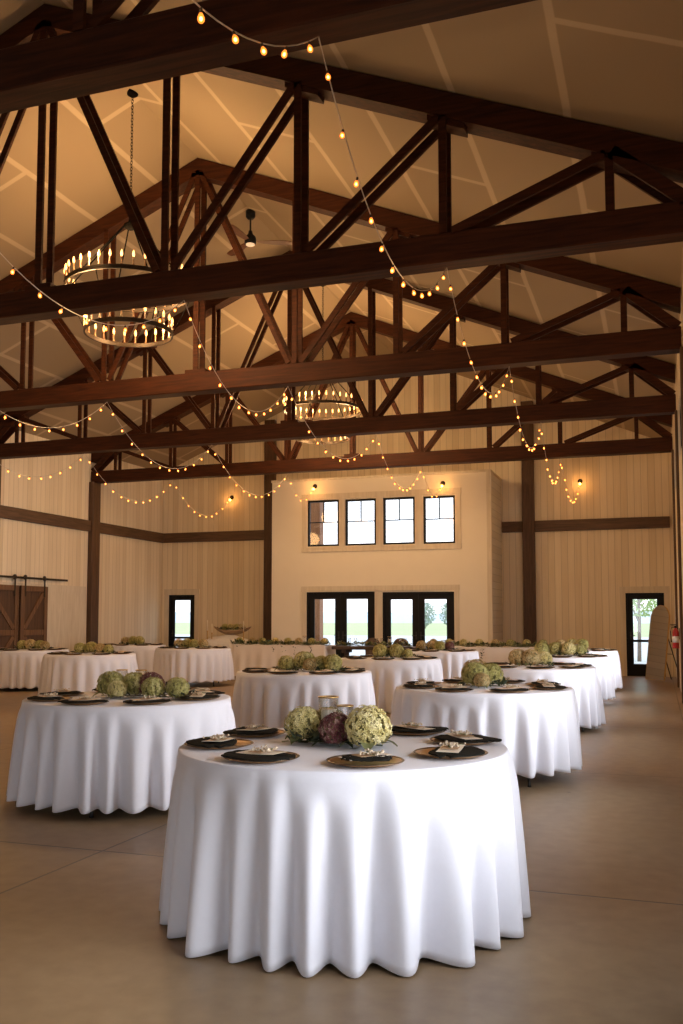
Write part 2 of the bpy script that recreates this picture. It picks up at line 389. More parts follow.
# back wall, with the two glazed side doors
BD = [(-13.62,-12.77,0,2.12), (-.75,.16,0,2.06)]
mb = MB()
wall_rects(mb, XL-.15, XR+.15, 0, ZE-.06, BD+[(VX0+.1,VX1-.1,0,2.4),(VX0+.1,VX1-.1,2.9,4.75)], lambda a,b,c,d: mb.box((a,YB,c),(b,YB+.15,d)))
mb.prism([(XL-.15,ZE-.06),(XR+.15,ZE-.06),(XR+.15,zroof(XR+.15)+.01),(XC,ZAP+.02),(XL-.15,zroof(XL-.15)+.01)], 'y', YB, YB+.15)
struct('wall_back', mb, WALL)
mb = MB(); mb.box((XL-.15,YF,0),(XL,YB,ZE+.01))
struct('wall_left', mb, WALL)
# right wall: wide windows, the farthest added to brighten the last table; clerestory panes beyond
RW = []
for k in range(-2, 4):
    y = Y0+SP*k+TD/2
    RW.append((y+.62, y+SP-(.72 if k < 3 else 1.65), .40, 2.3))
CW = [(TY[2]+.55, TY[3]-.3, 4.0, 4.85), (TY[3]+.55, TY[4]-.3, 4.0, 4.85)]
mb = MB(); wall_rects(mb, YF, YB, 0, ZE+.01, RW+CW, lambda a,b,c,d: mb.box((XR,a,c),(XR+.15,b,d)))
struct('wall_right', mb, WALL)
FD = (-8.2,-.9,0,3.6)
mb = MB(); wall_rects(mb, XL-.15, XR+.15, 0, ZE-.06, [FD], lambda a,b,c,d: mb.box((a,YF-.15,c),(b,YF,d)))
mb.prism([(XL-.15,ZE-.06),(XR+.15,ZE-.06),(XR+.15,zroof(XR+.15)+.01),(XC,ZAP+.02),(XL-.15,zroof(XL-.15)+.01)], 'y', YF-.15, YF)
struct('wall_front', mb, WALL)
# entrance vestibule: plaster front, shiplap returns
VW = [(-8.63,-7.76,3.30,4.51), (-7.59,-6.76,3.30,4.50), (-6.57,-5.74,3.30,4.50), (-5.52,-4.71,3.29,4.49)]
VD = [(-8.65,-6.80,0,2.11), (-6.59,-4.75,0,2.09)]
mb = MB(); wall_rects(mb, VX0, VX1, 0, VZ, VW+VD, lambda a,b,c,d: mb.box((a,YV,c),(b,YV+.14,d)))
vest = struct('wall_entrance', mb, PLASTER)
mb = MB().box((VX1-.12,YV+.14,0),(VX1,YB,VZ)).box((VX0,YV+.14,0),(VX0+.12,YB,VZ))
struct('wall_entrance_return', mb, SHIP)
mb = MB().box((VX0-.02,YV-.02,VZ),(VX1+.02,YB,VZ+.06)).box((VX1-.10,YV-.015,0),(VX1+.012,YV-.001,VZ))
struct('trim_1', mb, TRIMM)

# belts and posts on the walls
PZ = ZB+.02
def post(n, a, b): struct('trim_%d' % n, MB().bbox(a, b, .012), POST)
struct('trim_2', MB().bbox((XL,YF,3.667),(XL+.09,YB,3.947), .01), woodmat('belt_timber_long', (.060,.030,.014), (.130,.068,.034), 'y', .6))
struct('trim_3', MB().bbox((XL+.09,YB-.09,3.667),(VX0-.02,YB,3.947), .01), BELT)
struct('trim_4', MB().bbox((VX1+.02,YB-.09,3.667),(XR-.06,YB,3.947), .01), BELT)
post(5, (-10.53,YB-.16,0), (-10.21,YB,zroof(-10.5)-.05)); post(6, (-3.26,YB-.16,0), (-2.955,YB,zroof(-2.95)-.05))
for k in range(2, 5): post(5+k, (XL,TY[k]-.05,0), (XL+.14,TY[k]+TD+.05,PZ))
for k in range(2, 5): post(8+k, (XR-.045,TY[k]-.03,0), (XR,TY[k]+TD+.03,PZ))
struct('baseboard_back', MB().box((-12.6,YB-.015,0),(VX0-.02,YB,.12)).box((VX1+.01,YB-.015,0),(-.9,YB,.12)), TRIMM)

# ------------------------------------------------------------------ roof trusses
OFFS = [0, 1.66, 3.24, 4.80, 6.40]
def truss(k):
    y = TY[k]
    root = empty('roof_truss', (XC, y, ZB))
    H = lambda o: (ZAP-SLOPE*o)-ZB
    hb = ZT-ZB
    MB().bbox((XL-XC+.02,0,0),(XR-XC-.02,TD,hb), .012).build('bottom_chord', TRUSS, root)
    for s in (-1, 1):
        e = (XR-XC-.02) if s > 0 else (XC-XL-.02)
        p = [(0, H(0)), (s*e, H(e)), (s*e, H(e)-.27), (0, H(0)-.27)]
        MB().prism(p, 'y', 0, TD).build('top_chord', TRUSS, root)
    lays = ((.0,.036), (TD-.036, TD))
    def web(name, p, q, w):
        for a, b in lays: MB().xzbeam(p, q, w, a, b).build(name, TRUSS, root)
    web('king_post', (0, hb-.0), (0, H(0)-.2), .085)
    for s in (-1, 1):
        for o in OFFS[1:]: web('web_post', (s*o, hb), (s*o, H(o)-.25), .078)
        web('web_brace', (s*.05, H(0)-.24), (s*(OFFS[1]-.10), hb+.01), .078)
        for i in (1, 2, 3):
            web('web_brace', (s*(OFFS[i]+.10), hb+.01), (s*(OFFS[i+1]-.03), H(OFFS[i+1])-.25), .085)
        web('end_strut', (s*(OFFS[4]+.02), H(OFFS[4])-.24), (s*(XR-XC-.06), hb+.0), .13)
        for o in (OFFS[2], OFFS[3], OFFS[4]):
            q = [(s*(o-.16), H(o-.16)-.26), (s*(o+.22), H(o+.22)-.26), (s*(o+.22), H(o+.22)-.33), (s*(o-.16), H(o-.16)-.33)]
            MB().prism(q, 'y', .03, TD-.03).build('splice_block', TRUSS, root)
    MB().bbox((-.18,-.004,hb-.03),(.18,TD+.004,hb+.05), .006).build('bearing_plate', TRUSS, root)
    n = ['closest roof truss, crossing the top corner of the view', 'second roof truss back, in front of the big ring chandelier', 'third roof truss back, between big chandelier and ceiling fan',
         'fourth roof truss back, in front of the small-looking chandelier', 'last dark timber roof truss before the plank back wall'][k]
    tag(root, n, 'roof truss', 'dark stained timber roof trusses')
for k in range(5): truss(k)

# ------------------------------------------------------------------ windows and doors
def muntin_window(n, x0, x1, z0, z1, label=None):
    y = YV
    r = empty('window_%d' % n, ((x0+x1)/2, y, z0)); r['kind'] = 'structure'
    c = (x0+x1)/2; f = MB(); t = .05
    X0, X1, H = x0-c, x1-c, z1-z0
    f.box((X0,.02,0),(X0+t,.10,H)).box((X1-t,.02,0),(X1,.10,H)).box((X0+t,.02,0),(X1-t,.10,t)).box((X0+t,.02,H-t),(X1-t,.10,H))
    f.build('window_frame', BLACK, r)
    m = MB(); zc = H*.52; m.box((X0+t,.035,zc-.012),(X1-t,.075,zc+.012)).box((-.012,.036,zc),(.012,.074,H-t)); m.build('muntin', BLACK, r)
    MB().box((X0+t,.05,t),(X1-t,.058,H-t)).build('pane', GLASS, r)
for i, w in enumerate(VW): muntin_window(i+1, *w)
def casing(n, x0, x1, z0, z1, y, w, door=True, mids=()):
    """flat whitewashed boards round an opening"""
    m = MB(); a = y-.025
    m.box((x0-w,a,0 if door else z0),(x0,y,z1)).box((x1,a,0 if door else z0),(x1+w,y,z1)).box((x0-w-.01,a-.004,z1),(x1+w+.01,y,z1+w+.02))
    if not door: m.box((x0-w-.01,a-.004,z0-w),(x1+w+.01,y,z0))
    for p, q in mids: m.box((p,a+.003,0 if door else z0),(q,y,z1))
    struct('trim_%d' % n, m, TRIMM)
casing(20, VW[0][0]-.02, VW[3][1]+.02, 3.28, 4.52, YV, .13, False, [(VW[i][1]+.01, VW[i+1][0]-.01) for i in range(3)])
casing(21, VD[0][0]-.01, VD[1][1]+.01, 0, 2.12, YV, .12, True, [(VD[0][1]+.01, VD[1][0]-.01)])
casing(22, BD[0][0], BD[0][1], 0, 2.13, YB, .14); casing(23, BD[1][0], BD[1][1], 0, 2.07, YB, .13)
def door_leaf(root, x0, x1, H, st, top, bot, bar=None, hx=None):
    m = MB(); y0, y1 = .04, .085
    m.box((x0,y0,.01),(x0+st,y1,H)).box((x1-st,y0,.01),(x1,y1,H)).box((x0+st,y0,.01),(x1-st,y1,bot)).box((x0+st,y0,H-top),(x1-st,y1,H))
    if bar: m.box((x0+st,y0+.01,bar-.03),(x1-st,y1-.01,bar+.03))
    lf = m.build('door_leaf', BLACK, root)
    MB().box((x0+st,.058,bot),(x1-st,.066,H-top)).build('pane', GLASS, lf)
    if hx is not None:
        h = MB(); h.tube([(hx,y0,1.0),(hx,y0-.05,1.0),(hx+(.1 if hx < (x0+x1)/2 else -.1),y0-.05,1.0)], .011, 8); h.box((hx-.022,y0-.008,.90),(hx+.022,y0,1.10)); h.build('door_handle', STEEL, lf)
def door(n, x0, x1, H, y, double, bar=None, bot=.28):
    c = (x0+x1)/2; r = empty('door_%d' % n, (c, y, 0)); r['kind'] = 'structure'
    X0, X1 = x0-c, x1-c; t = .045
    MB().box((X0,.0,0),(X0+t,.13,H)).box((X1-t,.0,0),(X1,.13,H)).box((X0+t,.0,H-t),(X1-t,.13,H)).box((X0+t,.0,-.0),(X1-t,.13,.012)).build('door_frame', BLACK, r)
    a, b = X0+t, X1-t; h = H-t
    if double:
        door_leaf(r, a, -.002, h, .155, .14, bot, bar, -.06); door_leaf(r, .002, b, h, .155, .14, bot, bar, .06)
    else: door_leaf(r, a, b, h, .125, .11, bot, bar, a+.06)
door(1, *BD[0][:2], 2.12, YB, False, .87, .26)
door(2, *VD[0][:2], 2.11, YV, True); door(3, *VD[1][:2], 2.09, YV, True)
door(4, *BD[1][:2], 2.06, YB, False, .87, .30)
# side wall glazing (seen edge-on)
for i, (a, b, c, d) in enumerate(RW+CW):
    r = empty('window_%d' % (5+i), (XR, (a+b)/2, c)); r['kind'] = 'structure'
    h, H = (b-a)/2, d-c; t = .05
    f = MB().box((.03,-h,0),(.11,-h+t,H)).box((.03,h-t,0),(.11,h,H)).box((.03,-h+t,0),(.11,h-t,t)).box((.03,-h+t,H-t),(.11,h-t,H)).box((.04,-.02,t),(.10,.02,H-t))
    f.build('window_frame', BLACK, r); MB().box((.066,-h+t,t),(.074,h-t,H-t)).build('pane', GLASS, r)
# sliding barn doors on the left wall
def barn_door(y0, y1, x, flip, label):
    H = 2.16; c = (y0+y1)/2; r = empty('barn_door', (x, c, .02)); w = (y1-y0)/2
    MB().box((0,-w,0),(.03,w,H)).build('board_panel', BARNSHADE, r)
    f = MB(); b = .13
    f.bbox((.03,-w,0),(.062,-w+b,H)).bbox((.03,w-b,0),(.062,w,H)).bbox((.03,-w+b,0),(.06,w-b,b)).bbox((.03,-w+b,H-b),(.06,w-b,H)).bbox((.03,-w+b,H*.47),(.06,w-b,H*.47+b))
    f.build('door_frame', BARN, r)
    def diag(p, q):
        m = MB(); dy, dz = q[0]-p[0], q[1]-p[1]; l = hypot(dy, dz); ny, nz = -dz/l*.055, dy/l*.055
        poly = [(p[0]+ny,p[1]+nz),(p[0]-ny,p[1]-nz),(q[0]-ny,q[1]-nz),(q[0]+ny,q[1]+nz)]
        m.prism(poly, 'x', .03, .052); m.build('brace', BARN, r)
    s = -1 if flip else 1
    diag((-s*(w-b-.02), H*.47+b+.03), (s*(w-b-.02), H-b-.03)); diag((s*(w-b-.02), b+.03), (-s*(w-b-.02), H*.47-.03)) if flip else diag((-s*(w-b-.02), H*.47-.03), (s*(w-b-.02), b+.03))
    for yy in (-w*.72, w*.72):
        m = MB().box((.056,yy-.025,H-.25),(.064,yy+.025,H+.14)); m.lathe([(0,-.012),(.06,-.012),(.06,.012),(0,.012)], 14)
        # wheel: move last lathe verts on to the rail
        n = 4*14
        for i in range(len(m.v)-n, len(m.v)):
            X, Y, Z = m.v[i]; m.v[i] = (.05+Z, yy+X, H+.19+Y)
        m.build('hanger', IRON, r)
    tag(r, label, 'door', 'sliding barn doors')
barn_door(16.62, 17.70, XL+.012, True, 'brown braced barn door beside the white wall, cut by the frame edge')
barn_door(17.70, 18.68, XL+.075, False, 'brown braced barn door nearer the corner, hanging under end of black rail')
rl = MB().box((XL+.085,15.0,2.335),(XL+.10,19.5,2.385))
for y in (15.4,16.5,17.5,18.6,19.3): rl.tube([(XL,y,2.36),(XL+.09,y,2.36)], .016, 8)
tag(rl.build('barn_door_rail', IRON), 'black flat steel rail carrying the sliding barn doors', 'rail')
struct('trim_24', MB().box((XL,15.0,2.07),(XL+.02,20.4,2.24)).box((XL,18.80,0),(XL+.012,20.42,2.07)), TRIMM)

# ------------------------------------------------------------------ outdoors
struct('ground_meadow', MB().box((-220,YB+55,-.32),(220,420,-.12)), GRASS)
struct('ground_patio', MB().box((-120,YB+.15,-.12),(120,YB+55,-.02)).box((XR+.15,-30,-.14),(40,YB+.15,-.02)).box((-40,-40,-.14),(40,YF-.15,-.02)), PATIO)
mb = MB(); rng = random.Random(4)
n = 60; vs = []; fs = []
for i in range(n+1):
    x = -260+520*i/n; h = 5.2+3.5*noise.noise((x*.013,0,3))+3*noise.noise((x*.05,0,7))
    vs += [(x,400,-1),(x,440,max(2.5,h)),(x,520,-1)]
for i in range(n): fs += [(3*i,3*i+3,3*i+4,3*i+1),(3*i+1,3*i+4,3*i+5,3*i+2)]
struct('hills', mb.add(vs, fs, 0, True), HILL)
def tree(x, y, H, R, label, nl=900, seed=1, z0=-.1, low=.35, lm=None):
    r = empty('tree', (x, y, z0)); rg = random.Random(seed)
    t = MB(); t.tube([(0,0,0),(.03,.02,H*.35),(-.02,.03,H*.7),(.02,0,H*.95)], [.07,.055,.035,.012], 8)
    for k in range(9):
        a = rg.uniform(0,6.28); h = H*rg.uniform(.3,.75); l = R*rg.uniform(.5,.9)
        t.tube([(0,0,h),(cos(a)*l*.5,sin(a)*l*.5,h+l*.35),(cos(a)*l,sin(a)*l,h+l*.6)], [.035,.02,.008], 5)
    t.build('trunk', BARK, r)
    f = MB()
    for k in range(nl):
        a = rg.uniform(0,6.28); zz = rg.uniform(low,1); rad = R*sqrt(max(.02,1-((zz-.6)/.45)**2))*rg.uniform(.25,1)
        p = Vector((cos(a)*rad, sin(a)*rad, H*zz)); s = (.16 if lm else .065)*rg.uniform(.8,1.6)
        u = Vector((rg.gauss(0,1),rg.gauss(0,1),rg.gauss(0,1))).normalized(); v = u.orthogonal().normalized()
        f.add([p-u*s, p+v*s*.55, p+u*s, p-v*s*.55], [(0,1,2,3)])
    f.build('foliage', lm or TLEAF, r)
    tag(r, label, 'tree')
tree(-.62, YB+9, 4.6, 1.9, 'young green tree outside the glazed door behind the mirror', 2600, 3)
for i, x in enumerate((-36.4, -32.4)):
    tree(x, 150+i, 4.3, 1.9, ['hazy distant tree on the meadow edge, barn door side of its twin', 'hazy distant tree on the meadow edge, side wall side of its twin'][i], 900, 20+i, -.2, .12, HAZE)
tag(MB().bbox((-.16,-.16,0),(.16,.16,5.2), .015).build('porch_post', PORCH, None, (-9.47,YB+1.3,-.02)), 'reddish timber porch post outside the entrance doors', 'post')

# ------------------------------------------------------------------ chandeliers
def bulb_candle():
    m = MB(); m.lathe([(.0,0),(.018,0),(.018,.012),(.0105,.014),(.0105,.105),(0,.105)], 10)
    return m
def chandelier(y, label):
    r = empty('chandelier', (XC, y, 5.3))
    def ring(rad, z): MB().lathe([(rad-.012,z-.028),(rad+.012,z-.028),(rad+.012,z+.028),(rad-.012,z+.028)], 72, closed=True, smooth=False).build('ring', IRON, r)
    ru, zu, rlw, zl = .85, .60, .585, .0
    ring(ru, zu); ring(rlw, zl)
    hubz = 1.50
    MB().lathe([(0,hubz-.05),(.05,hubz-.05),(.09,hubz-.02),(.09,hubz+.01),(.03,hubz+.05),(.02,hubz+.12),(0,hubz+.12)], 20).build('hub', DARKIRON, r)
    for k in range(6):
        a = 2*pi*k/6+.3
        MB().tube([(cos(a)*.08,sin(a)*.08,hubz), (cos(a)*ru,sin(a)*ru,zu+.02)], .010, 6).build('rod', DARKIRON, r)
        b = a+.26
        MB().tube([(cos(b)*ru,sin(b)*ru,zu-.02), (cos(b)*rlw,sin(b)*rlw,zl+.02)], .006, 6).build('rod', DARKIRON, r)
    ztop = ZAP-5.3
    ch = MB(); z = hubz+.12; i = 0
    while z < ztop-.05:
        pts = [(.016*cos(t)*(1 if i%2 else 0), .016*cos(t)*(0 if i%2 else 1), z+.026+.03*sin(t)) for t in [2*pi*q/8 for q in range(9)]]
        ch.tube(pts, .0045, 4, cap=False); z += .044; i += 1
    ch.build('chain', DARKIRON, r)
    MB().lathe([(0,ztop-.06),(.03,ztop-.06),(.075,ztop-.03),(.08,ztop+.03),(0,ztop+.03)], 20).build('canopy', DARKIRON, r)
    cm = bulb_candle(); fm = MB(); fm.lathe([(.006,.108),(.012,.116),(.0165,.140),(.013,.165),(.005,.192),(0,.200)], 10)
    first = None
    for rad, z, n in ((ru, zu, 36), (rlw, zl, 24)):
        for k in range(n):
            a = 2*pi*(k+.5)/n; loc = (cos(a)*rad, sin(a)*rad, z+.028)
            if first is None:
                c = cm.build('candle', SLEEVE, r, loc); f = fm.build('bulb', FLAME, c); first = (c, f)
            else:
                c = first[0].copy(); COL.objects.link(c); c.parent = r; c.location = loc
                f = first[1].copy(); COL.objects.link(f); f.parent = c
    for k in range(3):
        a = 2*pi*k/3+.5
        lamp('chandelier_glow', (XC+cos(a)*ru, y+sin(a)*ru, 5.3+zu+.24), CH_W, (1,.60,.27), .12)
    for k in range(2):
        a = pi*k+.9
        lamp('chandelier_glow', (XC+cos(a)*rlw, y+sin(a)*rlw, 5.3+zl+.22), CH_W, (1,.60,.27), .12)
    tag(r, label, 'chandelier', 'two-tier ring chandeliers')
def lamp(name, loc, w, col, rad=.05):
    l = bpy.data.lights.new(name, 'POINT'); l.energy = w; l.color = col; l.shadow_soft_size = rad
    o = bpy.data.objects.new(name, l); COL.objects.link(o); o.location = loc; return o
CH_W = 88
chandelier(10.8, 'large two-tier black ring chandelier hanging before the third truss')
chandelier(18.55, 'two-tier ring chandelier farther off, hanging in front of the entrance wall')

# ceiling fan
def fan():
    y = 14.75; zc = ZAP; r = empty('ceiling_fan', (XC, y, 8.14))
    MB().lathe([(0,.56),(.085,.56),(.085,.45),(.05,.41),(0,.41)], 20).build('canopy', BLACK, r)
    MB().tube([(0,0,.41),(0,0,.14)], .016, 8).build('downrod', BLACK, r)
    MB().lathe([(0,.20),(.035,.19),(.045,.13),(.09,.09),(.105,.04),(.105,-.03),(.08,-.05),(0,-.05)], 24).build('motor', BLACK, r)
    MB().lathe([(.08,-.05),(.08,-.065),(.05,-.08),(0,-.085)], 20).build('light', FANLIGHT, r)
    for k in range(3):
        m = MB(); prof = [(.12,.035),(.22,.055),(.40,.085),(.62,.09),(.72,.075),(.76,.035)]
        vs = []; fs = []
        for x, w in prof:
            for s in (-1, 1): vs += [(x, s*w, .012*s+.006), (x, s*w, .012*s-.006)]
        for i in range(len(prof)-1):
            a = 4*i; b = a+4
            fs += [(a,b,b+2,a+2),(a+1,a+3,b+3,b+1),(a,a+1,b+1,b),(a+2,b+2,b+3,a+3)]
        fs += [(0,2,3,1),(len(vs)-4,len(vs)-3,len(vs)-1,len(vs)-2)]
        m.add(vs, fs); m.build('blade', FANW, r, rot=(radians(-9),0,.43+2*pi*k/3))
    tag(r, 'ceiling fan with three brown blades and black motor hanging from the ridge', 'fan')
fan()
for i, (x, y) in enumerate(((-9.8,9.4), (-5.0,9.5))):
    r = MB().lathe([(.055,0),(.09,0),(.09,-.012),(.055,-.006)], 20, closed=True).build('recessed_light', BRASS, None, (x, y, zroof(x)+.012), (0, atan2(SLOPE,1)*(1 if x > XC else -1), 0))
    MB().lathe([(0,-.004),(.055,-.004)], 16).build('lens', LABELW, r)
    tag(r, ['round recessed light in the ceiling slope above the barn doors', 'round recessed light in the ceiling slope above the side aisle'][i], 'ceiling light')

# ------------------------------------------------------------------ string lights and wall lamps
sock_m = MB(); sock_m.lathe([(0,0),(.009,0),(.011,-.010),(.011,-.030),(.0,-.030)], 8)
glass_m = MB(); glass_m.lathe([(.009,-.028),(.012,-.036),(.020,-.052),(.0225,-.064),(.019,-.078),(.010,-.087),(0,-.090)], 12)
fil_m = MB(); fil_m.ball((0,0,-.063), .0105, 8, 6, 0, (1,1,1.25))
proto_bulb = None
def string(xs, k0, end, label):
    global proto_bulb
    pts = []; spots = []
    anch = []
    x = xs[-1]
    for k in range(k0, 5): anch.append((xs[k-k0], Y0+SP*k+TD/2, ZB-.015))
    if k0 < 0: anch[0] = (anch[0][0], anch[0][1], ZB-.02)
    anch.append(end)
    root_loc = anch[0]
    for i in range(len(anch)-1):
        A, B = Vector(anch[i]), Vector(anch[i+1]); ln = (B-A).length
        sag = (.76 if k0+i > -1 else .81)*min(1, (ln/3.9))**.6
        f = lambda t: A+(B-A)*t-Vector((0,0,4*sag*t*(1-t)))
        m = 24
        for j in range(m+(1 if i == len(anch)-2 else 0)): pts.append(f(j/m))
        nb = max(4, round(ln*1.07/.36))
        for j in range(nb): spots.append(f((j+.5)/nb))
    c = MB(); c.tube([p-Vector(root_loc) for p in pts], .0042, 5)
    r = c.build('string_light', CORD, None, root_loc)
    tag(r, label, 'string light', 'warm bulb string lights')
    rg = random.Random(int(x*100))
    for p in spots:
        loc = p-Vector(root_loc)
        if proto_bulb is None:
            b = glass_m.build('bulb', BULBG, r, loc); s = sock_m.build('socket', IRON, b); f = fil_m.build('filament', FILA, b); proto_bulb = (b, s, f)
        else:
            b = proto_bulb[0].copy(); COL.objects.link(b); b.parent = r; b.location = loc
            for q in proto_bulb[1:]:
                d = q.copy(); COL.objects.link(d); d.parent = b
        b.scale = (.76,.76,.76); b.rotation_euler = (rg.uniform(-.3,.3), rg.uniform(-.3,.3), rg.uniform(0,6))
    # warm light the bulbs give off, one lamp near the belly of each span
    for i in range(len(anch)-1):
        A, B = Vector(anch[i]), Vector(anch[i+1]); p = (A+B)/2
        lamp('string_glow', (p.x, p.y, p.z-.72), STR_W, (1,.56,.22), .25)
STR_W = 13
E1, E2, E3, E4 = (-1.8,YB-.13,4.93), (-5.01,YV-.13,4.80), (-8.42,YV-.13,4.88), (-11.61,YB-.13,4.93)
string((-1.95,-1.87,-1.93,-1.89,-1.91,-1.93), -1, E1, 'string of warm bulbs looping down the side aisle to the corner')
string((-5.0,-4.89,-5.23,-5.0,-5.06), 0, E2, 'string of warm bulbs passing the chandeliers to the entrance wall, side aisle end')
string((-8.4,-8.45,-8.4,-8.47,-8.39), 0, E3, 'string of warm bulbs ending above the first entrance window')
string((-11.5,-11.5,-11.5,-11.47,-11.52), 0, E4, 'string of warm bulbs on the barn door side, ending on plank wall')
for i, e in enumerate((E1, E2, E3, E4)):
    y = e[1]+.13
    r = MB().lathe([(0,0),(.06,0),(.06,.02),(0,.02)], 16).build('wall_lamp', IRON, None, (e[0], y-.02, e[2]), (pi/2*-1*-1, 0, 0))
    r.rotation_euler = (-pi/2, 0, 0)
    r.location = (e[0], y-.02, e[2])
    a = MB(); a.tube([(0,0,-.0),(0,.0,-.09),(0,.05,-.10)], .010, 8); a.build('arm', IRON, r)
    g = MB(); g.ball((0,.085,-.10), .034, 12, 8); g.build('bulb', SCON, r)
    lamp('wall_lamp_glow', (e[0], y-.20, e[2]-.08), 4, (1,.42,.10), .05)
    tag(r, ['amber wall lamp on plank wall where the aisle string ends', 'amber wall lamp above the fourth entrance window', 'amber wall lamp above the first entrance window', 'amber wall lamp on plank wall between posts, barn door side'][i], 'wall lamp', 'amber wall lamps')

# ------------------------------------------------------------------ round tables and cloths
TZ = .775          # board top
CZ = .785          # cloth top
def cloth_mesh(seed, R=.80, hem=.055, nl=25):
    rg = random.Random(seed)
    ws = [rg.uniform(.65,1.35) for _ in range(nl)]; tot = sum(ws)
    edges = [0]
    for w in ws: edges.append(edges[-1]+w/tot*2*pi)
    amp = [rg.uniform(.65,1.25) for _ in range(nl)]; st = [rg.uniform(-.03,.16) for _ in range(nl)]; lean = [rg.uniform(-.035,.035) for _ in range(nl)]
    per = 14; nth = nl*per; rows = 22
    m = MB(); vs = []; fs = []
    rings = []
    # top
    tops = [0.0, R*.5, R*.9, R-.012]
    for r in tops[1:]: rings.append([(r*cos(2*pi*k/nth), r*sin(2*pi*k/nth), CZ) for k in range(nth)])
    rings.append([((R-.003)*cos(2*pi*k/nth), (R-.003)*sin(2*pi*k/nth), CZ-.003) for k in range(nth)])
    def th_at(k):
        i = k//per; u = (k % per)/per; return i, u
    # real angle per index so that every lobe keeps its width
    ang = []
    for k in range(nth):
        i, u = th_at(k); ang.append(edges[i]+(edges[i+1]-edges[i])*u)
    for q in range(len(rings)):
        rr = hypot(*rings[q][0][:2]); zz = rings[q][0][2]; rings[q] = [(rr*cos(a), rr*sin(a), zz) for a in ang]
    drop = CZ-hem
    for j in range(1, rows+1):
        t = j/rows; ring = []
        for k in range(nth):
            i, u = th_at(k); a = ang[k]
            # neighbouring amplitudes blend at lobe edges (valleys)
            s = max(0, (t-st[i])/(1-st[i])); s = s**.66
            lob = .45*(.5-.5*cos(2*pi*u))+.55*abs(sin(pi*u))**.9
            wid = ws[i]/1.0
            up = .084*amp[i]*min(1.25,wid)*s*lob
            base = R+.012*min(1,t*6)
            valley = -.050*s*(1-lob)
            r = base+up+valley
            aa = a+lean[i]*s*lob
            z = CZ-.012-(drop-.012)*t+.012*t*lob*0
            z += -.012*t*lob+.010*t*(1-lob)
            ring.append((r*cos(aa), r*sin(aa), z))
        rings.append(ring)
    # smooth each drop ring a little around the table
    for q in range(4, len(rings)):
        ring = rings[q]; n = len(ring)
        for _ in range(2):
            ring = [tuple((ring[(k-1)%n][c]+2*ring[k][c]+ring[(k+1)%n][c])/4 for c in range(3)) for k in range(n)]
        rings[q] = ring
    vs = [(0,0,CZ)]
    for ring in rings: vs += ring
    for k in range(nth): fs.append((0, 1+k, 1+(k+1)%nth))
    for q in range(len(rings)-1):
        for k in range(nth):
            a = 1+q*nth; b = a+nth
            fs.append((a+k, b+k, b+(k+1)%nth, a+(k+1)%nth))
    m.add(vs, fs, 0, True)
    return m
CV = []
def cloth_variant(i):
    o = cloth_mesh(100+i, hem=(.016,.115,.07)[i]).build('tablecloth', CLOTH)
    md = o.modifiers.new('thickness', 'SOLIDIFY'); md.thickness = .0025; md.offset = -1
    return o
# (name, x, y, cloth variant, cloth turn, plate turn, phrase)
TABLES = [
 ('A', -1.475, 4.36, 0, .3, -1.12, 'frontmost table'),
 ('B', -1.52, 8.50, 1, 1.1, -1.0, 'second side wall table'),
 ('C', -1.56, 12.40, 2, 2.0, -1.3, 'third side wall table'),
 ('D', -1.57, 16.06, 1, 4.0, -1.5, 'fourth side wall table'),
 ('E', -1.56, 19.2, 2, .5, -1.5, 'last side wall table'),
 ('F', -3.97, 6.45, 2, 5.0, -.8, 'first inner table'),
 ('G', -3.99, 10.35, 2, 3.0, -1.6, 'second inner table'),
 ('H', -4.04, 14.25, 0, 2.2, -1.5, 'third inner table'),
 ('I', -4.13, 18.00, 1, 2.9, -1.5, 'last inner table'),
 ('N', -9.62, 10.5, 2, 1.3, -1.5, 'table cut by the frame edge'),
 ('K', -9.68, 14.42, 0, 4.2, -1.5, 'table across the aisle'),
 ('J', -9.50, 18.0, 1, 0.9, -1.5, 'table before corner door'),
 ('L', -12.15, 15.9, 2, 5.1, -1.5, 'table by the barn doors'),
 ('M', -12.05, 19.7, 0, 2.6, -1.5, 'corner table'),
]
TPOS = {t[0]: t for t in TABLES}
def table_proto():
    r = empty('banquet_table')
    MB().lathe([(0,TZ-.03),(.770,TZ-.03),(.778,TZ-.02),(.778,TZ-.008),(.770,TZ),(0,TZ)], 48).build('tabletop', TABLEWOOD, r)
    for k in range(4):
        a = pi/4+pi/2*k+.35
        p = (cos(a)*.70, sin(a)*.70)
        m = MB(); m.tube([(p[0]*.9,p[1]*.9,TZ-.03),(p[0],p[1],.02),(p[0],p[1],0)], [.014,.013,.017], 10); m.build('leg', STEEL, r)
    return r
tproto = None; cproto = {}
for nm, x, y, cv, ct, pt, ph in TABLES:
    lab = 'round folding table hidden under white cloth, ' + ph
    lz = {'B': -.40, 'F': .63}.get(nm, 0)
    if tproto is None:
        tproto = table_proto(); tproto.location = (x,y,0); tag(tproto, lab, 'table', 'round banquet tables')
    else: dup(tproto, (x,y,0), lz, lab)
    lab = 'floor-length white tablecloth hanging in folds, ' + ph
    if cv not in cproto:
        o = cloth_variant(cv); o.location = (x,y,0); o.rotation_euler = (0,0,ct); cproto[cv] = o; tag(o, lab, 'tablecloth', 'white round tablecloths')
    else: dup(cproto[cv], (x,y,0), ct, lab)

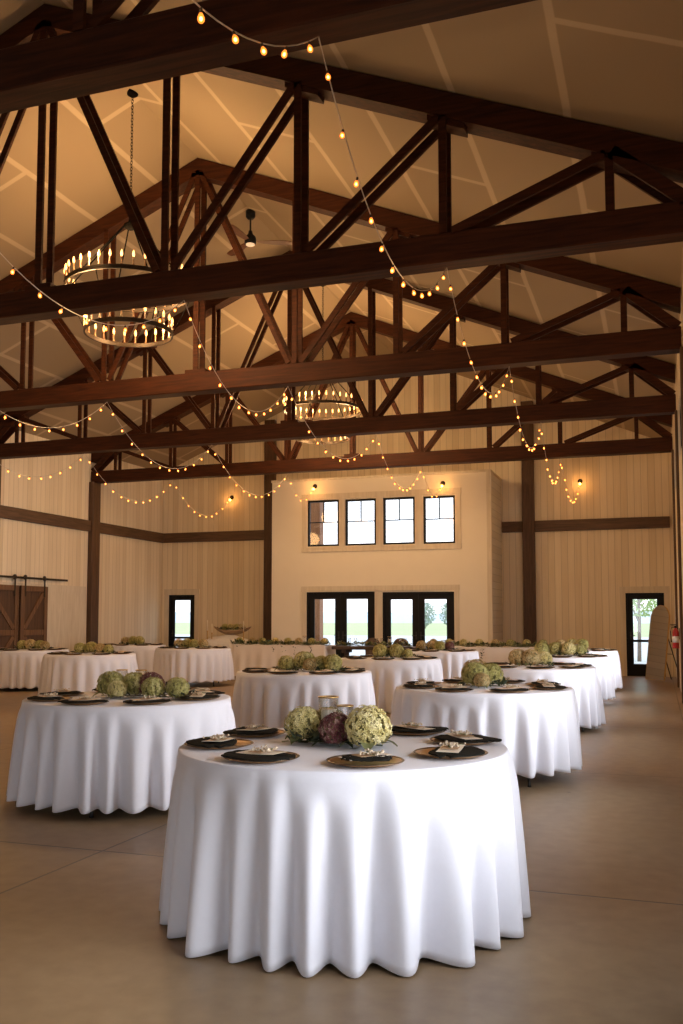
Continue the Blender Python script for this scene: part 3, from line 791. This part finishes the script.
# ------------------------------------------------------------------ place settings
DIRN = ['side wall edge', 'rear edge toward side wall', 'rear edge', 'rear edge toward barn doors', 'barn door edge', 'front edge toward barn doors', 'front edge', 'front edge toward side wall']
def charger_proto():
    m = MB(); m.lathe([(0,.004),(.105,.004),(.118,.010),(.150,.016),(.160,.0165),(.160,.013),(.112,.001),(0,.001)], 36)
    o = m.build('charger_plate', CHARG)
    MB().lathe([(.156,.0150),(.165,.0150),(.168,.0175),(.164,.0200),(.157,.0180)], 36, closed=True).build('rim', RIM, o)
    return o
def napkin_proto(seed, lx, ly):
    """gauze napkin loosely folded over the plate"""
    rg = random.Random(seed); nu, nv = 26, 14; vs = []; top = []; bot = []
    for i in range(nu+1):
        for j in range(nv+1):
            u = i/nu*2-1; v = j/nv*2-1
            e = 1-.10*abs(u)**3+.05*sin(5*v+seed)*abs(u)
            X = u*lx*e*(1+.04*sin(7*v+seed)); Y = v*ly*sqrt(max(.12,1-.85*abs(u)**2.6))*(1+.05*sin(4*u+seed*1.7))+.012*sin(2.4*u+seed)
            r = hypot(X, Y*1.0); base = .0195 if r < .125 else (.021 if r < .168 else max(.004, .021-(r-.168)*.42))
            fold = .0045*(.5+.5*sin(v*9+2.2*sin(u*2.5+seed)))*(1-abs(v)**4)+.003*noise.noise((X*40,Y*40,seed))
            th = .006*(1-.6*max(abs(u),abs(v))**4)
            top.append((X,Y,base+th+fold)); bot.append((X,Y,base-.0005))
    m = MB(); W = nv+1; o = len(top); fs = []
    for i in range(nu):
        for j in range(nv):
            a = i*W+j; fs.append((a,a+W,a+W+1,a+1)); fs.append((o+a,o+a+1,o+a+W+1,o+a+W))
    for i in range(nu):
        a = i*W; fs.append((a,o+a,o+a+W,a+W)); a = i*W+nv; fs.append((a,a+W,o+a+W,o+a))
    for j in range(nv):
        fs.append((j,j+1,o+j+1,o+j)); a = nu*W+j; fs.append((a,o+a,o+a+1,a+1))
    m.add(top+bot, fs, 0, True)
    return m.build('napkin', NAPK)
def card_proto():
    m = MB(); n = 8; vs = []; fs = []
    for i in range(n+1):
        u = i/n*2-1; z = .0025*(1-u*u)*-1+.004*u
        vs += [(u*.105,-.05,z),(u*.105,.05,z+.002),(u*.105,-.05,z+.0012),(u*.105,.05,z+.0032)]
    for i in range(n):
        a = 4*i; b = a+4; fs += [(a,a+1,b+1,b),(a+2,b+2,b+3,a+3),(a,b,b+2,a+2),(a+1,a+3,b+3,b+1)]
    fs += [(0,2,3,1),(4*n,4*n+1,4*n+3,4*n+2)]
    m.add(vs, fs, 0)
    o = m.build('menu_card', CARD)
    k = MB(); k.box((-.045,-.038,.0035),(.03,.040,.0052)); k.build('kraft_tag', KRAFT, o)
    return o
def sprig_proto():
    rg = random.Random(5); o = MB()
    for k in range(7): 
        a = rg.uniform(-.6,.6); o.tube([(0,0,.004),(.05*cos(a),.05*sin(a),.010),(.09*cos(a),.09*sin(a),.011)], .0014, 4)
    r = o.build('flower_sprig', STEM)
    b = MB()
    for k in range(34):
        b.ball((rg.uniform(.0,.09), rg.gauss(0,.018), .006+rg.uniform(0,.012)), rg.uniform(.004,.0075), 6, 4)
    b.build('blossom', DRIED, r)
    return r
P_ch = P_np = P_cd = P_sp = None
NPV = []
rg = random.Random(78)
for nm, x, y, cv, ct, pt, ph in TABLES:
    if nm == 'N': continue
    for k in range(8):
        a = pt+k*pi/4+rg.uniform(-.05,.05); px, py = x+cos(a)*.605, y+sin(a)*.605
        di = DIRN[round((a % (2*pi))/(pi/4)) % 8]
        lab = 'bronze charger plate at %s, %s' % (di, ph)
        rz = a+pi/2
        if P_ch is None:
            P_ch = charger_proto(); P_ch.location = (px,py,CZ+.0008); tag(P_ch, lab, 'plate', 'bronze charger plates')
        else: dup(P_ch, (px,py,CZ+.0008), rz, lab)
        lab = 'black gauze napkin on plate at %s, %s' % (di, ph)
        v = rg.randrange(3); nrz = rz+rg.choice((-.25,.15,.0,.3))
        off = -.015
        nx, ny = px+cos(a)*off*-1.6, py+sin(a)*off*-1.6
        while len(NPV) <= v: NPV.append(None)
        if NPV[v] is None:
            o = napkin_proto(3+v*2, (.178,.185,.170)[v], (.128,.118,.135)[v]); o.location = (nx,ny,CZ+.001); o.rotation_euler = (0,0,nrz); NPV[v] = o
            tag(o, lab, 'napkin', 'black gauze napkins')
        else:
            o = dup(NPV[v], (nx,ny,CZ+.001), nrz, lab, scale=1)
        if nm == 'A' and k == 0: o.scale = (.62,.62,1.25)
        lab = 'cream menu card on napkin at %s, %s' % (di, ph)
        crz = rz+rg.uniform(-.35,.45)
        if P_cd is None:
            P_cd = card_proto(); P_cd.location = (px,py,CZ+.0335); P_cd.rotation_euler = (0,0,crz); tag(P_cd, lab, 'card', 'cream menu cards')
        else: dup(P_cd, (px,py,CZ+.0335), crz, lab)
        if nm in 'ABF' :
            lab = 'dried white flower sprig on card at %s, %s' % (di, ph)
            if P_sp is None:
                P_sp = sprig_proto(); P_sp.location = (px-.02,py,CZ+.0385); tag(P_sp, lab, 'flower', 'dried flower sprigs')
            else: dup(P_sp, (px-.03*cos(crz),py-.03*sin(crz),CZ+.0385), crz, lab)

# ------------------------------------------------------------------ flowers and candles
def bloom_mesh(seed, r=.085, n=430):
    rg = random.Random(seed); m = MB()
    m.ball((0,0,r*.95), r*.86, 14, 10, 1, (1,1,.92))
    for k in range(n):
        zz = 1-1.75*(k+.5)/n; ph = k*2.39996+rg.uniform(-.2,.2); s = sqrt(max(0,1-zz*zz))
        d = Vector((s*cos(ph), s*sin(ph), zz)).normalized()
        R = r*(1+.07*noise.noise(d*2.1+Vector((seed,0,0)))+rg.uniform(-.085,.07))
        c = Vector((d.x*R, d.y*R, r*.95+d.z*R*.92)); u = d.orthogonal().normalized(); w = d.cross(u)
        al = rg.uniform(0,6.28); u, w = u*cos(al)+w*sin(al), w*cos(al)-u*sin(al)
        L_ = r*.105*rg.uniform(.8,1.25); vs = [c]; fs = []
        for q in range(4):
            b = pi/2*q; e = u*cos(b)+w*sin(b); f = u*cos(b+.62)+w*sin(b+.62); g = u*cos(b-.62)+w*sin(b-.62)
            vs += [c+g*L_*.8+d*.004, c+e*L_*1.3+d*.001, c+f*L_*.8+d*.004]; o = 1+3*q; fs.append((0,o,o+1,o+2))
        m.add(vs, fs, 0, False)
    return m
def leaf_ring(seed, r=.085, n=5, mat=LEAF):
    rg = random.Random(seed); m = MB()
    for k in range(n):
        a = 2*pi*k/n+rg.uniform(-.4,.4); l = r*rg.uniform(1.1,1.7); w = l*.33
        pr = [(0,.02,0),(l*.35,.018,w*.8),(l*.7,.012,w),(l,.004,0)]
        vs = []; fs = []
        for q in range(5):
            t = q/4; x = .03+l*t; h = .022*(1-t)+.02*sin(pi*t)*.8; ww = w*sin(pi*min(.98,max(.03,t)))*.8
            vs += [(x,-ww,h+.006),(x,0,h),(x,ww,h+.006)]
        for q in range(4):
            b = 3*q; fs += [(b,b+3,b+4,b+1),(b+1,b+4,b+5,b+2)]
        ca, sa = cos(a), sin(a)
        m.add([(X*ca-Y*sa, X*sa+Y*ca, Z) for X,Y,Z in vs], fs, 0, True)
    return m
BL = {}
def hydrangea(x, y, col, label, r=.085, z=CZ, group='hydrangea blooms on the tables', rz=None):
    v = (abs(hash((round(x,2), round(y,2)))) if False else int(abs(x*997+y*131))) % 2
    key = (col, v)
    rz = random.uniform(0,6.28) if rz is None else rz
    if key not in BL:
        o = bloom_mesh(len(BL)+3).build('hydrangea', [FL[col], CORE]); leaf_ring(len(BL)+9, r=.066, n=3).build('leaf', LEAF if col != 'burgundy' else DLEAF, o)
        o.location = (x,y,z+.006); o.rotation_euler = (0,0,rz); o.scale = (r/.085,)*3; BL[key] = o; tag(o, label, 'flower', group); return o
    return dup(BL[key], (x,y,z+.006), rz, label, group, r/.085)
def candle_proto(gold):
    r = empty('candle_holder')
    h, w = (.20, .045)
    MB().lathe([(0,.004),(w-.003,.004),(w-.003,h),(w,h),(w,0),(0,0)], 24).build('glass_cylinder', CLEAR, r)
    MB().lathe([(0,.005),(.033,.005),(.033,.145),(.029,.15),(0,.147)], 18).build('candle', WAX, r)
    if gold: MB().lathe([(w-.004,h),(w+.002,h),(w+.002,h+.006),(w-.004,h+.006)], 24, closed=True).build('rim', BRASS, r)
    return r
CP = None
def candle(x, y, label, z=CZ, s=1.0):
    global CP
    if CP is None:
        CP = candle_proto(True); CP.location = (x,y,z+.001); CP.scale = (s,)*3; tag(CP, label, 'candle', 'glass candle holders'); return CP
    return dup(CP, (x,y,z+.001), 0, label, None, s)
# frontmost table
A = TPOS['A']
def hyd(lst, tb, ph):
    n = len(lst)
    lst = sorted(lst)
    for i, (dx, dy, col, r) in enumerate(lst):
        o = ['first','second','third','fourth','fifth','sixth','seventh'][i]
        cw = {'cream':'cream','green':'green','antique':'bronze tinted','burgundy':'burgundy'}[col]
        hydrangea(tb[1]+dx, tb[2]+dy, col, '%s hydrangea, %s bloom counted from barn door side, %s' % (cw, o, ph), r)
AF = [(-.215,.02,'cream',.090),(.165,-.115,'cream',.105),(-.01,-.075,'burgundy',.082),(.10,.12,'green',.085),(-.13,.15,'green',.085)]
hyd(AF, A, 'frontmost table')
candle(A[1]-.095, A[2]+.05, 'taller-looking gold rimmed glass candle holder, frontmost table', CZ, 1.12); candle(A[1]-.005, A[2]+.045, 'gold rimmed glass candle holder behind burgundy bloom, frontmost table', CZ, .92)
def greenery(x, y, w, d, n, label, mat=DLEAF, z=CZ, seed=1, name='eucalyptus_sprig'):
    rg = random.Random(seed); m = MB()
    for k in range(n):
        px, py = rg.uniform(-w,w), rg.gauss(0,d*.5); a = rg.uniform(0,6.28); el = rg.uniform(-.1,.9); l = rg.uniform(.05,.10)
        d1 = Vector((cos(a)*cos(el), sin(a)*cos(el), sin(el))); s = d1.cross(Vector((0,0,1))).normalized()*l*.28
        p = Vector((px,py,rg.uniform(.006,.05)))
        m.add([p, p+d1*l*.5+s, p+d1*l, p+d1*l*.5-s], [(0,1,2,3)], 0, False)
    m.tube([(-w,0,.012),(0,.01,.018),(w,-.01,.012)], .004, 5)
    return tag(m.build(name, mat, None, (x,y,z)), label, 'foliage', 'leafy sprigs in the centerpieces')
greenery(A[1]-.03, A[2]-.02, .24, .14, 110, 'dark leafy sprig tucked between the blooms, frontmost table', seed=2)
# the others: blooms in a line across the table
def line(tb, cols, r, step=None, dy=0, dx=0):
    n = len(cols); step = step or r*1.75; rg = random.Random(int(tb[2]*10)); out = []
    for i, c in enumerate(cols):
        out.append((dx+(i-(n-1)/2)*step, dy+rg.uniform(-.05,.05), c, r*rg.uniform(.88,1.12)))
    return out
SPEC = {
 'B': [(-.06,-.08,'green',.115),(-.09,.10,'antique',.125),(.055,.05,'green',.11),(.02,-.20,'antique',.07)],
 'C': [(-.20,0,'antique',.115),(-.02,-.05,'antique',.115),(.14,.06,'cream',.10)],
 'D': [(-.30,-.05,'green',.12),(-.08,.03,'green',.12),(.14,-.03,'cream',.12),(.33,.04,'green',.10)],
 'E': [(-.3,0,'antique',.11),(-.08,.05,'cream',.12),(.12,-.02,'green',.12)],
 'F': [(-.13,-.05,'green',.105),(.03,.03,'green',.10),(.17,.05,'burgundy',.10),(.25,-.06,'green',.085),(.43,.0,'green',.085),(-.02,-.14,'cream',.07)],
 'G': [(-.22,-.02,'green',.095),(-.02,.06,'green',.12),(.10,-.07,'antique',.08),(.20,.05,'green',.095),(.36,.0,'green',.105),(.28,.22,'burgundy',.08)],
 'H': [(-.15,-.02,'green',.115),(.10,.03,'green',.115),(.30,.0,'green',.075)],
 'I': [(-.32,0,'antique',.10),(-.13,.04,'antique',.10),(.06,-.03,'green',.10),(.24,.03,'burgundy',.09)],
 'K': [(-.22,0,'green',.10),(-.02,.05,'green',.11),(.20,.0,'antique',.095),(.36,.02,'green',.085)],
 'J': [(-.36,0,'antique',.10),(-.17,.03,'green',.105),(.02,-.02,'green',.10),(.22,.02,'antique',.10)],
 'L': [(.05,0,'antique',.11),(.25,.04,'green',.10),(.42,-.02,'antique',.09),(-.15,.0,'green',.1)],
 'M': [(-.2,0,'antique',.10),(0,.03,'green',.11),(.2,0,'green',.11)],
}
for nm, lst in SPEC.items():
    tb = TPOS[nm]; hyd(lst, tb, tb[6])
    ox = {'F': -.19, 'B': .28, 'G': .0, 'C': .02}.get(nm, .08)
    if nm in 'FDI': candle(tb[1]+ox, tb[2]+.20, 'gold rimmed glass candle holder nearer barn doors, '+tb[6]); nm in 'FDI' and candle(tb[1]+ox+.16, tb[2]+.23, 'gold rimmed glass candle holder nearer side wall, '+tb[6])
    xs = [q[0] for q in lst]; greenery(tb[1]+(min(xs)+max(xs))/2, tb[2], (max(xs)-min(xs))/2+.12, .12, 70, 'dark leafy sprig under the blooms, '+tb[6], seed=int(tb[2]*7))

# ------------------------------------------------------------------ head tables
def drape_rect(x0, x1, y0, y1, ztop, hem, seed):
    """long cloth with soft folds round a rectangle"""
    rg = random.Random(seed); W, D = x1-x0, y1-y0; per = 2*(W+D); n = 260; rows = 12; r = .05; m = MB(); rings = []
    def pt(s):
        s %= per
        if s < W: return Vector((x0+s,y0)), Vector((0,-1))
        s -= W
        if s < D: return Vector((x1,y0+s)), Vector((1,0))
        s -= D
        if s < W: return Vector((x1-s,y1)), Vector((0,1))
        s -= W
        return Vector((x0,y1-s)), Vector((-1,0))
    for j in range(rows+1):
        t = j/rows; ring = []
        for k in range(n):
            s = per*k/n; p, nn = pt(s)
            f = .018*sin(s*11+1.5*sin(s*2.3+seed))+.012*sin(s*23+seed)
            o = .006+t*(.02+f*1.3)
            ring.append((p.x+nn.x*o, p.y+nn.y*o, ztop-.006-(ztop-hem)*t))
        rings.append(ring)
    vs = []; fs = []
    for ring in rings: vs += ring
    for q in range(rows):
        for k in range(n): fs.append((q*n+k, (q+1)*n+k, (q+1)*n+(k+1)%n, q*n+(k+1)%n))
    m.add(vs, fs, 0, True); m.box((x0-.004,y0-.004,ztop-.008),(x1+.004,y1+.004,ztop))
    return m
def rect_table(x0, x1, y0, y1, label):
    r = empty('folding_table', ((x0+x1)/2,(y0+y1)/2,0)); w, d = (x1-x0)/2, (y1-y0)/2
    MB().bbox((-w+.01,-d+.01,.735),(w-.01,d-.01,.762), .006).build('tabletop', TABLEWOOD, r)
    for sx in (-1,1):
        for sy in (-1,1): MB().tube([(sx*(w-.25),sy*(d-.12),.735),(sx*(w-.25),sy*(d-.12),0)], .014, 8).build('leg', STEEL, r)
    tag(r, label, 'table')
def garland(x0, x1, y, z, seed, label, drop=.12, dens=300):
    rg = random.Random(seed); m = MB(); pts = []
    nseg = 30
    for i in range(nseg+1):
        t = i/nseg; pts.append((x0+(x1-x0)*t, y+.03*sin(t*17+seed), z+.02+.012*sin(t*31)))
    m.tube(pts, .006, 5, 0)
    for k in range(int(dens*(x1-x0))):
        t = rg.random(); q = pts[min(nseg, int(t*nseg))]
        a = rg.uniform(0,6.28); el = rg.uniform(-.3,1.0); l = rg.uniform(.05,.11)
        d1 = Vector((cos(a)*cos(el), sin(a)*cos(el), sin(el))); s = d1.cross(Vector((0,0,1))).normalized()*l*.3
        p = Vector((x0+(x1-x0)*t, q[1]+rg.gauss(0,.035), q[2]+rg.uniform(-.005,.05)))
        m.add([p, p+d1*l*.5+s, p+d1*l, p+d1*l*.5-s], [(0,1,2,3)], 0 if rg.random() < .72 else 1, False)
    for k in range(int((x1-x0)*3)):   # strands trailing over the front edge
        xx = rg.uniform(x0+.1, x1-.1); ll = rg.uniform(.05, drop)
        for j in range(int(ll/.022)):
            p = Vector((xx+rg.gauss(0,.018), y-.085-rg.uniform(0,.03), z-.03-j*.022)); s = rg.uniform(.018,.032); a = rg.uniform(0,6.28)
            u = Vector((cos(a),-.35,sin(a))).normalized()*s; v = Vector((-sin(a),-.2,cos(a))).normalized()*s*.5
            m.add([p-u, p+v, p+u, p-v], [(0,1,2,3)], 1, False)
    tag(m.build('garland', [LEAF, DLEAF]), label, 'garland', 'leafy garlands on the head tables')
HY = 20.6
rect_table(-9.80, -7.42, HY, HY+.76, 'long head table under cream cloth, barn door side of the couple table')
tag(drape_rect(-9.80, -7.42, HY, HY+.76, .785, .04, 3).build('tablecloth', BLUSH), 'long cream tablecloth on the head table nearer the barn doors', 'tablecloth', 'long cream tablecloths')
garland(-9.85, -7.35, HY+.10, .785, 5, 'leafy garland along the head table nearer the barn doors', .3)
rect_table(-4.95, -2.30, HY, HY+.76, 'long head table under cream cloth, nearer the plank side wall')
tag(drape_rect(-4.95, -2.30, HY, HY+.76, .785, .04, 8).build('tablecloth', BLUSH), 'long cream tablecloth on the head table nearer the side wall', 'tablecloth', 'long cream tablecloths')
garland(-5.0, -2.25, HY+.10, .785, 9, 'leafy garland along the head table nearer the side wall', .3)
ORD = ['first','second','third','fourth','fifth','sixth','seventh','eighth']
for base, x0, x1, ph in ((0,-9.7,-7.5,'head table by the basket'),(1,-4.85,-2.4,'head table by the plank post')):
    n = 8
    for i in range(n):
        hydrangea(x0+(x1-x0)*i/(n-1), HY+.16+.05*sin(i*2.1), ['green','antique','green','cream'][(i+base) % 4], '%s small hydrangea from the barn door end, garland on %s' % (ORD[i], ph), .088, .79, 'hydrangea blooms in the garlands')
# couple table, dark wood
r = empty('couple_table', (-6.28, HY+.30, 0))
MB().bbox((-.98,-.30,.70),(.98,.34,.775), .01).build('tabletop', TABLEWOOD, r)
for sx in (-.7,.7):
    m = MB().bbox((sx-.05,-.05,.06),(sx+.05,.05,.70), .006).bbox((sx-.05,-.26,0),(sx+.05,.28,.07), .01).bbox((sx-.05,-.24,.62),(sx+.05,.26,.70), .008); m.build('leg', TABLEWOOD, r)
MB().bbox((-.66,-.025,.20),(.66,.025,.28), .006).build('stretcher', TABLEWOOD, r)
tag(r, 'dark wooden couple table with greenery before the entrance doors', 'table')
garland(-7.2, -5.36, HY+.12, .776, 14, 'thick dark garland along the couple table', .06, 230)
def glass(x, y, label, z=.777):
    r = MB().lathe([(0,0),(.034,0),(.034,.003),(.005,.008),(.004,.075),(.03,.10),(.036,.14),(.031,.185),(.029,.185),(.034,.14),(.028,.103),(0,.082)], 16).build('wine_glass', CLEAR, None, (x,y,z))
    tag(r, label, 'glass', 'stemmed glasses on the couple table')
for i, x in enumerate((-6.95,-6.80,-6.28,-6.15,-5.70,-5.58)):
    glass(x, HY+.42, '%s stemmed glass counted from the barn door end, couple table' % ORD[i])
candle(-5.95, HY+.38, 'glass candle holder standing on the dark couple table', .777, 1.1)
candle(-8.05, HY+.30, 'glass candle holder on the head table near its couple table end', .787, 1.1)
tl = MB().lathe([(0,0),(.05,0),(.055,.01),(.055,.12),(.052,.12),(.050,.012),(0,.010)], 18).build('glass_votive', TEAL, None, (-8.95,HY+.30,.787)); tag(tl, 'pale teal glass votive on the head table by the basket', 'candle')
# chairs of the couple
def couple_chair(x, label):
    r = empty('dining_chair', (x, HY+.95, 0))
    MB().bbox((-.20,-.20,.42),(.20,.20,.47), .015).build('seat', CHAIRWOOD, r)
    n = 14; poly = []
    for i in range(n+1):
        t = pi*i/n; poly.append((cos(t)*.19, .80+sin(t)*.155))
    poly = [(.17,.50)]+poly+[(-.17,.50)]
    MB().prism(poly, 'y', .17, .215).build('backrest', CHAIRWOOD, r)
    for sx in (-1,1):
        for sy in (-1,1): MB().tube([(sx*.165,sy*.165,.42),(sx*.175,sy*.18,0)], [.02,.014], 8).build('leg', CHAIRWOOD, r)
        MB().tube([(sx*.165,.19,.44),(sx*.165,.19,.55)], .016, 8).build('back_post', CHAIRWOOD, r)
    tag(r, label, 'chair', 'round-backed chairs at the couple table')
couple_chair(-6.60, 'brown round-backed chair behind couple table, nearer the barn doors'); couple_chair(-5.88, 'brown round-backed chair behind couple table, nearer the plank post')

# gift display by the back wall: gauze-draped table, boat basket of flowers, tall candlesticks
gx, gy = -11.2, 23.2
rect_table(gx-.80, gx+.80, gy-.3, gy+.3, 'small display table under white gauze by the plank wall')
mb = MB(); nu, nv = 60, 26; vs = []; fs = []
for i in range(nu+1):
    for j in range(nv+1):
        u = i/nu*2-1; v = j/nv*2-1
        x_, y_ = u*.92, v*.40
        z_ = .775+  .21*math.exp(-((u*1.5)**2+(v*1.2)**2))+.02*sin(9*u+3*v)*cos(7*v)
        e = max(abs(u)-.86, 0)/.14; g = max(abs(v)-.74, 0)/.26
        z_ -= .70*max(e, g)**.8
        k = min(1, max(e, g)*3); x_ = max(-.83,min(.83,x_))+(.02*sin(v*14) if e > g else 0); y_ = max(-.335,min(.335,y_))+(-.03*abs(sin(u*18))*k if v < 0 else 0)
        vs.append((x_,y_,z_))
for i in range(nu):
    for j in range(nv):
        a = i*(nv+1)+j; fs.append((a,a+nv+1,a+nv+2,a+1))
mb.add(vs, fs, 0, True); o = mb.build('tablecloth', GAUZE, None, (gx,gy,0)); md = o.modifiers.new('t','SOLIDIFY'); md.thickness = .003; md.offset = 1
tag(o, 'rumpled white gauze cloth draped over the display table', 'tablecloth')
# boat basket
b = MB(); n = 24; vs = []; fs = []
for i in range(n+1):
    u = i/n*2-1; w = .15*(1-u*u)**.6+.006; h = .12*abs(u)**2.2; d = .11*(1-u*u)**.7+.008
    for q in range(9):
        t = pi*q/8; vs.append((u*.57, -cos(t)*w, .12+h-sin(t)*d))
for i in range(n):
    for q in range(8): a = i*9+q; fs.append((a,a+9,a+10,a+1))
b.add(vs, fs, 0, True); BASK = woodmat('woven_bark', (.24,.15,.08), (.42,.29,.17), 'x', .8, (3,30,30))
bo = b.build('flower_basket', BASK, None, (gx+.15,gy-.02,.975)); md = bo.modifiers.new('t','SOLIDIFY'); md.thickness = .012
tag(bo, 'boat-shaped bark basket on the gauze, filled with flowers and dark leaves', 'basket')
for i, (dx, col) in enumerate(((-.22,'green'),(-.05,'cream'),(.12,'green'),(.27,'antique'))):
    hydrangea(gx+.15+dx, gy-.02, col, '%s bloom from the corner door side, in the boat basket' % ORD[i], .092, 1.10, 'blooms in the boat basket')
greenery(gx+.15, gy-.06, .42, .14, 120, 'dark leaves spilling from the boat-shaped basket', z=1.12, seed=31)
def candlestick(x, y, h, label):
    r = empty('candlestick', (x, y, .78))
    MB().lathe([(0,0),(.05,0),(.05,.012),(.014,.03),(.011,h*.45),(.022,h*.5),(.022,h*.52),(0,h*.52)], 14).build('holder', BRASS, r)
    MB().lathe([(0,h*.52),(.011,h*.52),(.010,h),(0,h+.004)], 10).build('taper', WAX, r)
    tag(r, label, 'candle', 'tall taper candlesticks')
candlestick(gx-.52, gy-.20, .60, 'tallest ivory taper candlestick, corner door end of the display'); candlestick(gx-.40, gy-.16, .50, 'shorter ivory taper candlestick beside the tallest one')
candlestick(gx+.58, gy-.22, .58, 'single ivory taper candlestick at the post end of the display')

# ------------------------------------------------------------------ mirror and extinguisher
def mirror():
    W, H, TH = .64, 1.74, .03; r = empty('floor_mirror', (-.10, 22.70, 0), radians(-50))
    til = radians(7.5)
    def arch(w, h):
        n = 20; p = [(w/2,0)]
        for i in range(n+1):
            t = pi*i/n; p.append((cos(t)*w/2, h-w/2+sin(t)*w/2))
        p.append((-w/2,0)); return p
    f = MB().prism(arch(W,H), 'y', .0, TH).build('frame', BRASS, r, (0,0,.01), (-til,0,0))
    g = MB().prism([(x,z+.012) for x,z in arch(W-.022,H-.022)], 'y', -.003, .001).build('mirror_glass', MIRROR, r, (0,0,.01), (-til,0,0))
    q = MB(); q.box((-.02,.02,1.25),(.02,.04,1.33)); q.build('hinge', STEEL, r, (0,0,.01), (-til,0,0))
    m = MB(); m.tube([(-.14,.19,1.28),(-.16,.62,.0)], .012, 8); m.tube([(.14,.19,1.28),(.16,.62,.0)], .012, 8); m.tube([(-.15,.42,.6),(.15,.42,.6)], .008, 6); m.build('stand', STEEL, r)
    tag(r, 'tall arched floor mirror leaning back on its stand before the glazed door', 'mirror')
mirror()
def extinguisher():
    r = empty('fire_extinguisher', (.325, 19.3, .84)); r.scale = (.86,.86,.86)
    MB().lathe([(0,0),(.066,0),(.072,.012),(.072,.36),(.060,.41),(.030,.44),(.024,.46),(0,.46)], 22).build('cylinder', RED, r)
    MB().lathe([(.0725,.13),(.0735,.13),(.0735,.27),(.0725,.27)], 22, closed=True).build('paper_label', LABELW, r)
    m = MB().box((-.025,-.02,.46),(.025,.02,.50)).box((-.10,-.012,.50),(.05,.012,.515)).box((-.11,-.012,.53),(.03,.012,.545)); m.lathe([(0,0),(.018,0),(.018,.02),(0,.02)], 10, (.0,-.03,.47)); m.build('valve_handle', BLACK, r)
    m = MB(); m.tube([(-.02,0,.48),(-.085,0,.47),(-.105,.0,.38),(-.098,.0,.20),(-.092,0,.14)], [.010,.010,.010,.010,.016], 8); m.build('hose', BLACK, r)
    MB().box((.072,-.03,.20),(.086,.03,.46)).build('wall_bracket', STEEL, r)
    tag(r, 'red fire extinguisher with white label hung on the side wall', 'fire extinguisher')
extinguisher()

# ------------------------------------------------------------------ light
w = bpy.data.worlds.new('sky'); scene.world = w; w.use_nodes = True; nt = w.node_tree
bg = nt.nodes['Background']; tc = N(nt, 'ShaderNodeTexCoord'); sp = N(nt, 'ShaderNodeSeparateXYZ'); L(nt, tc.outputs['Generated'], sp.inputs[0])
cr = N(nt, 'ShaderNodeValToRGB'); e = cr.color_ramp.elements; e[0].position = 0; e[0].color = (.90,.94,1,1); e[1].position = .6; e[1].color = (.62,.78,1,1)
L(nt, sp.outputs['Z'], cr.inputs['Fac']); L(nt, cr.outputs['Color'], bg.inputs['Color']); bg.inputs['Strength'].default_value = 2.2
def area(name, loc, rot, sx, sy, en, col):
    l = bpy.data.lights.new(name, 'AREA'); l.shape = 'RECTANGLE'; l.size = sx; l.size_y = sy; l.energy = en; l.color = col
    o = bpy.data.objects.new(name, l); COL.objects.link(o); o.location = loc; o.rotation_euler = rot; return o
DAY = (.95,.96,1.0)
for i, (a, b, c, d) in enumerate(RW):
    area('window_daylight', (XR+.20, (a+b)/2, (c+d)/2), (0, radians(90-3), 0), d-c, b-a, 50, DAY).data.spread = radians(100)
area('barn_opening_daylight', ((FD[0]+FD[1])/2, YF-.3, 1.9), (radians(90-4), 0, pi), FD[1]-FD[0], 3.4, 48, DAY)

# ------------------------------------------------------------------ camera and view
cam = bpy.data.cameras.new('camera'); co = bpy.data.objects.new('camera', cam); COL.objects.link(co)
co.location = (0, 0, 1.40); co.rotation_euler = (pi/2+.07, 0, .328)
cam.sensor_width = 36; cam.sensor_fit = 'AUTO'; cam.lens = 926.9*36/1024; cam.shift_y = (554.56-512)/1024; cam.clip_end = 1500; cam.clip_start = .05
scene.camera = co
vs_ = scene.view_settings; vs_.view_transform = 'Standard'; vs_.look = 'None'; vs_.gamma = 1; vs_.use_curve_mapping = False; vs_.exposure = 0.10
scene.cycles.max_bounces = 8; scene.cycles.diffuse_bounces = 5; scene.cycles.transparent_max_bounces = 16; scene.cycles.use_denoising = True
scene.cycles.sample_clamp_indirect = 6
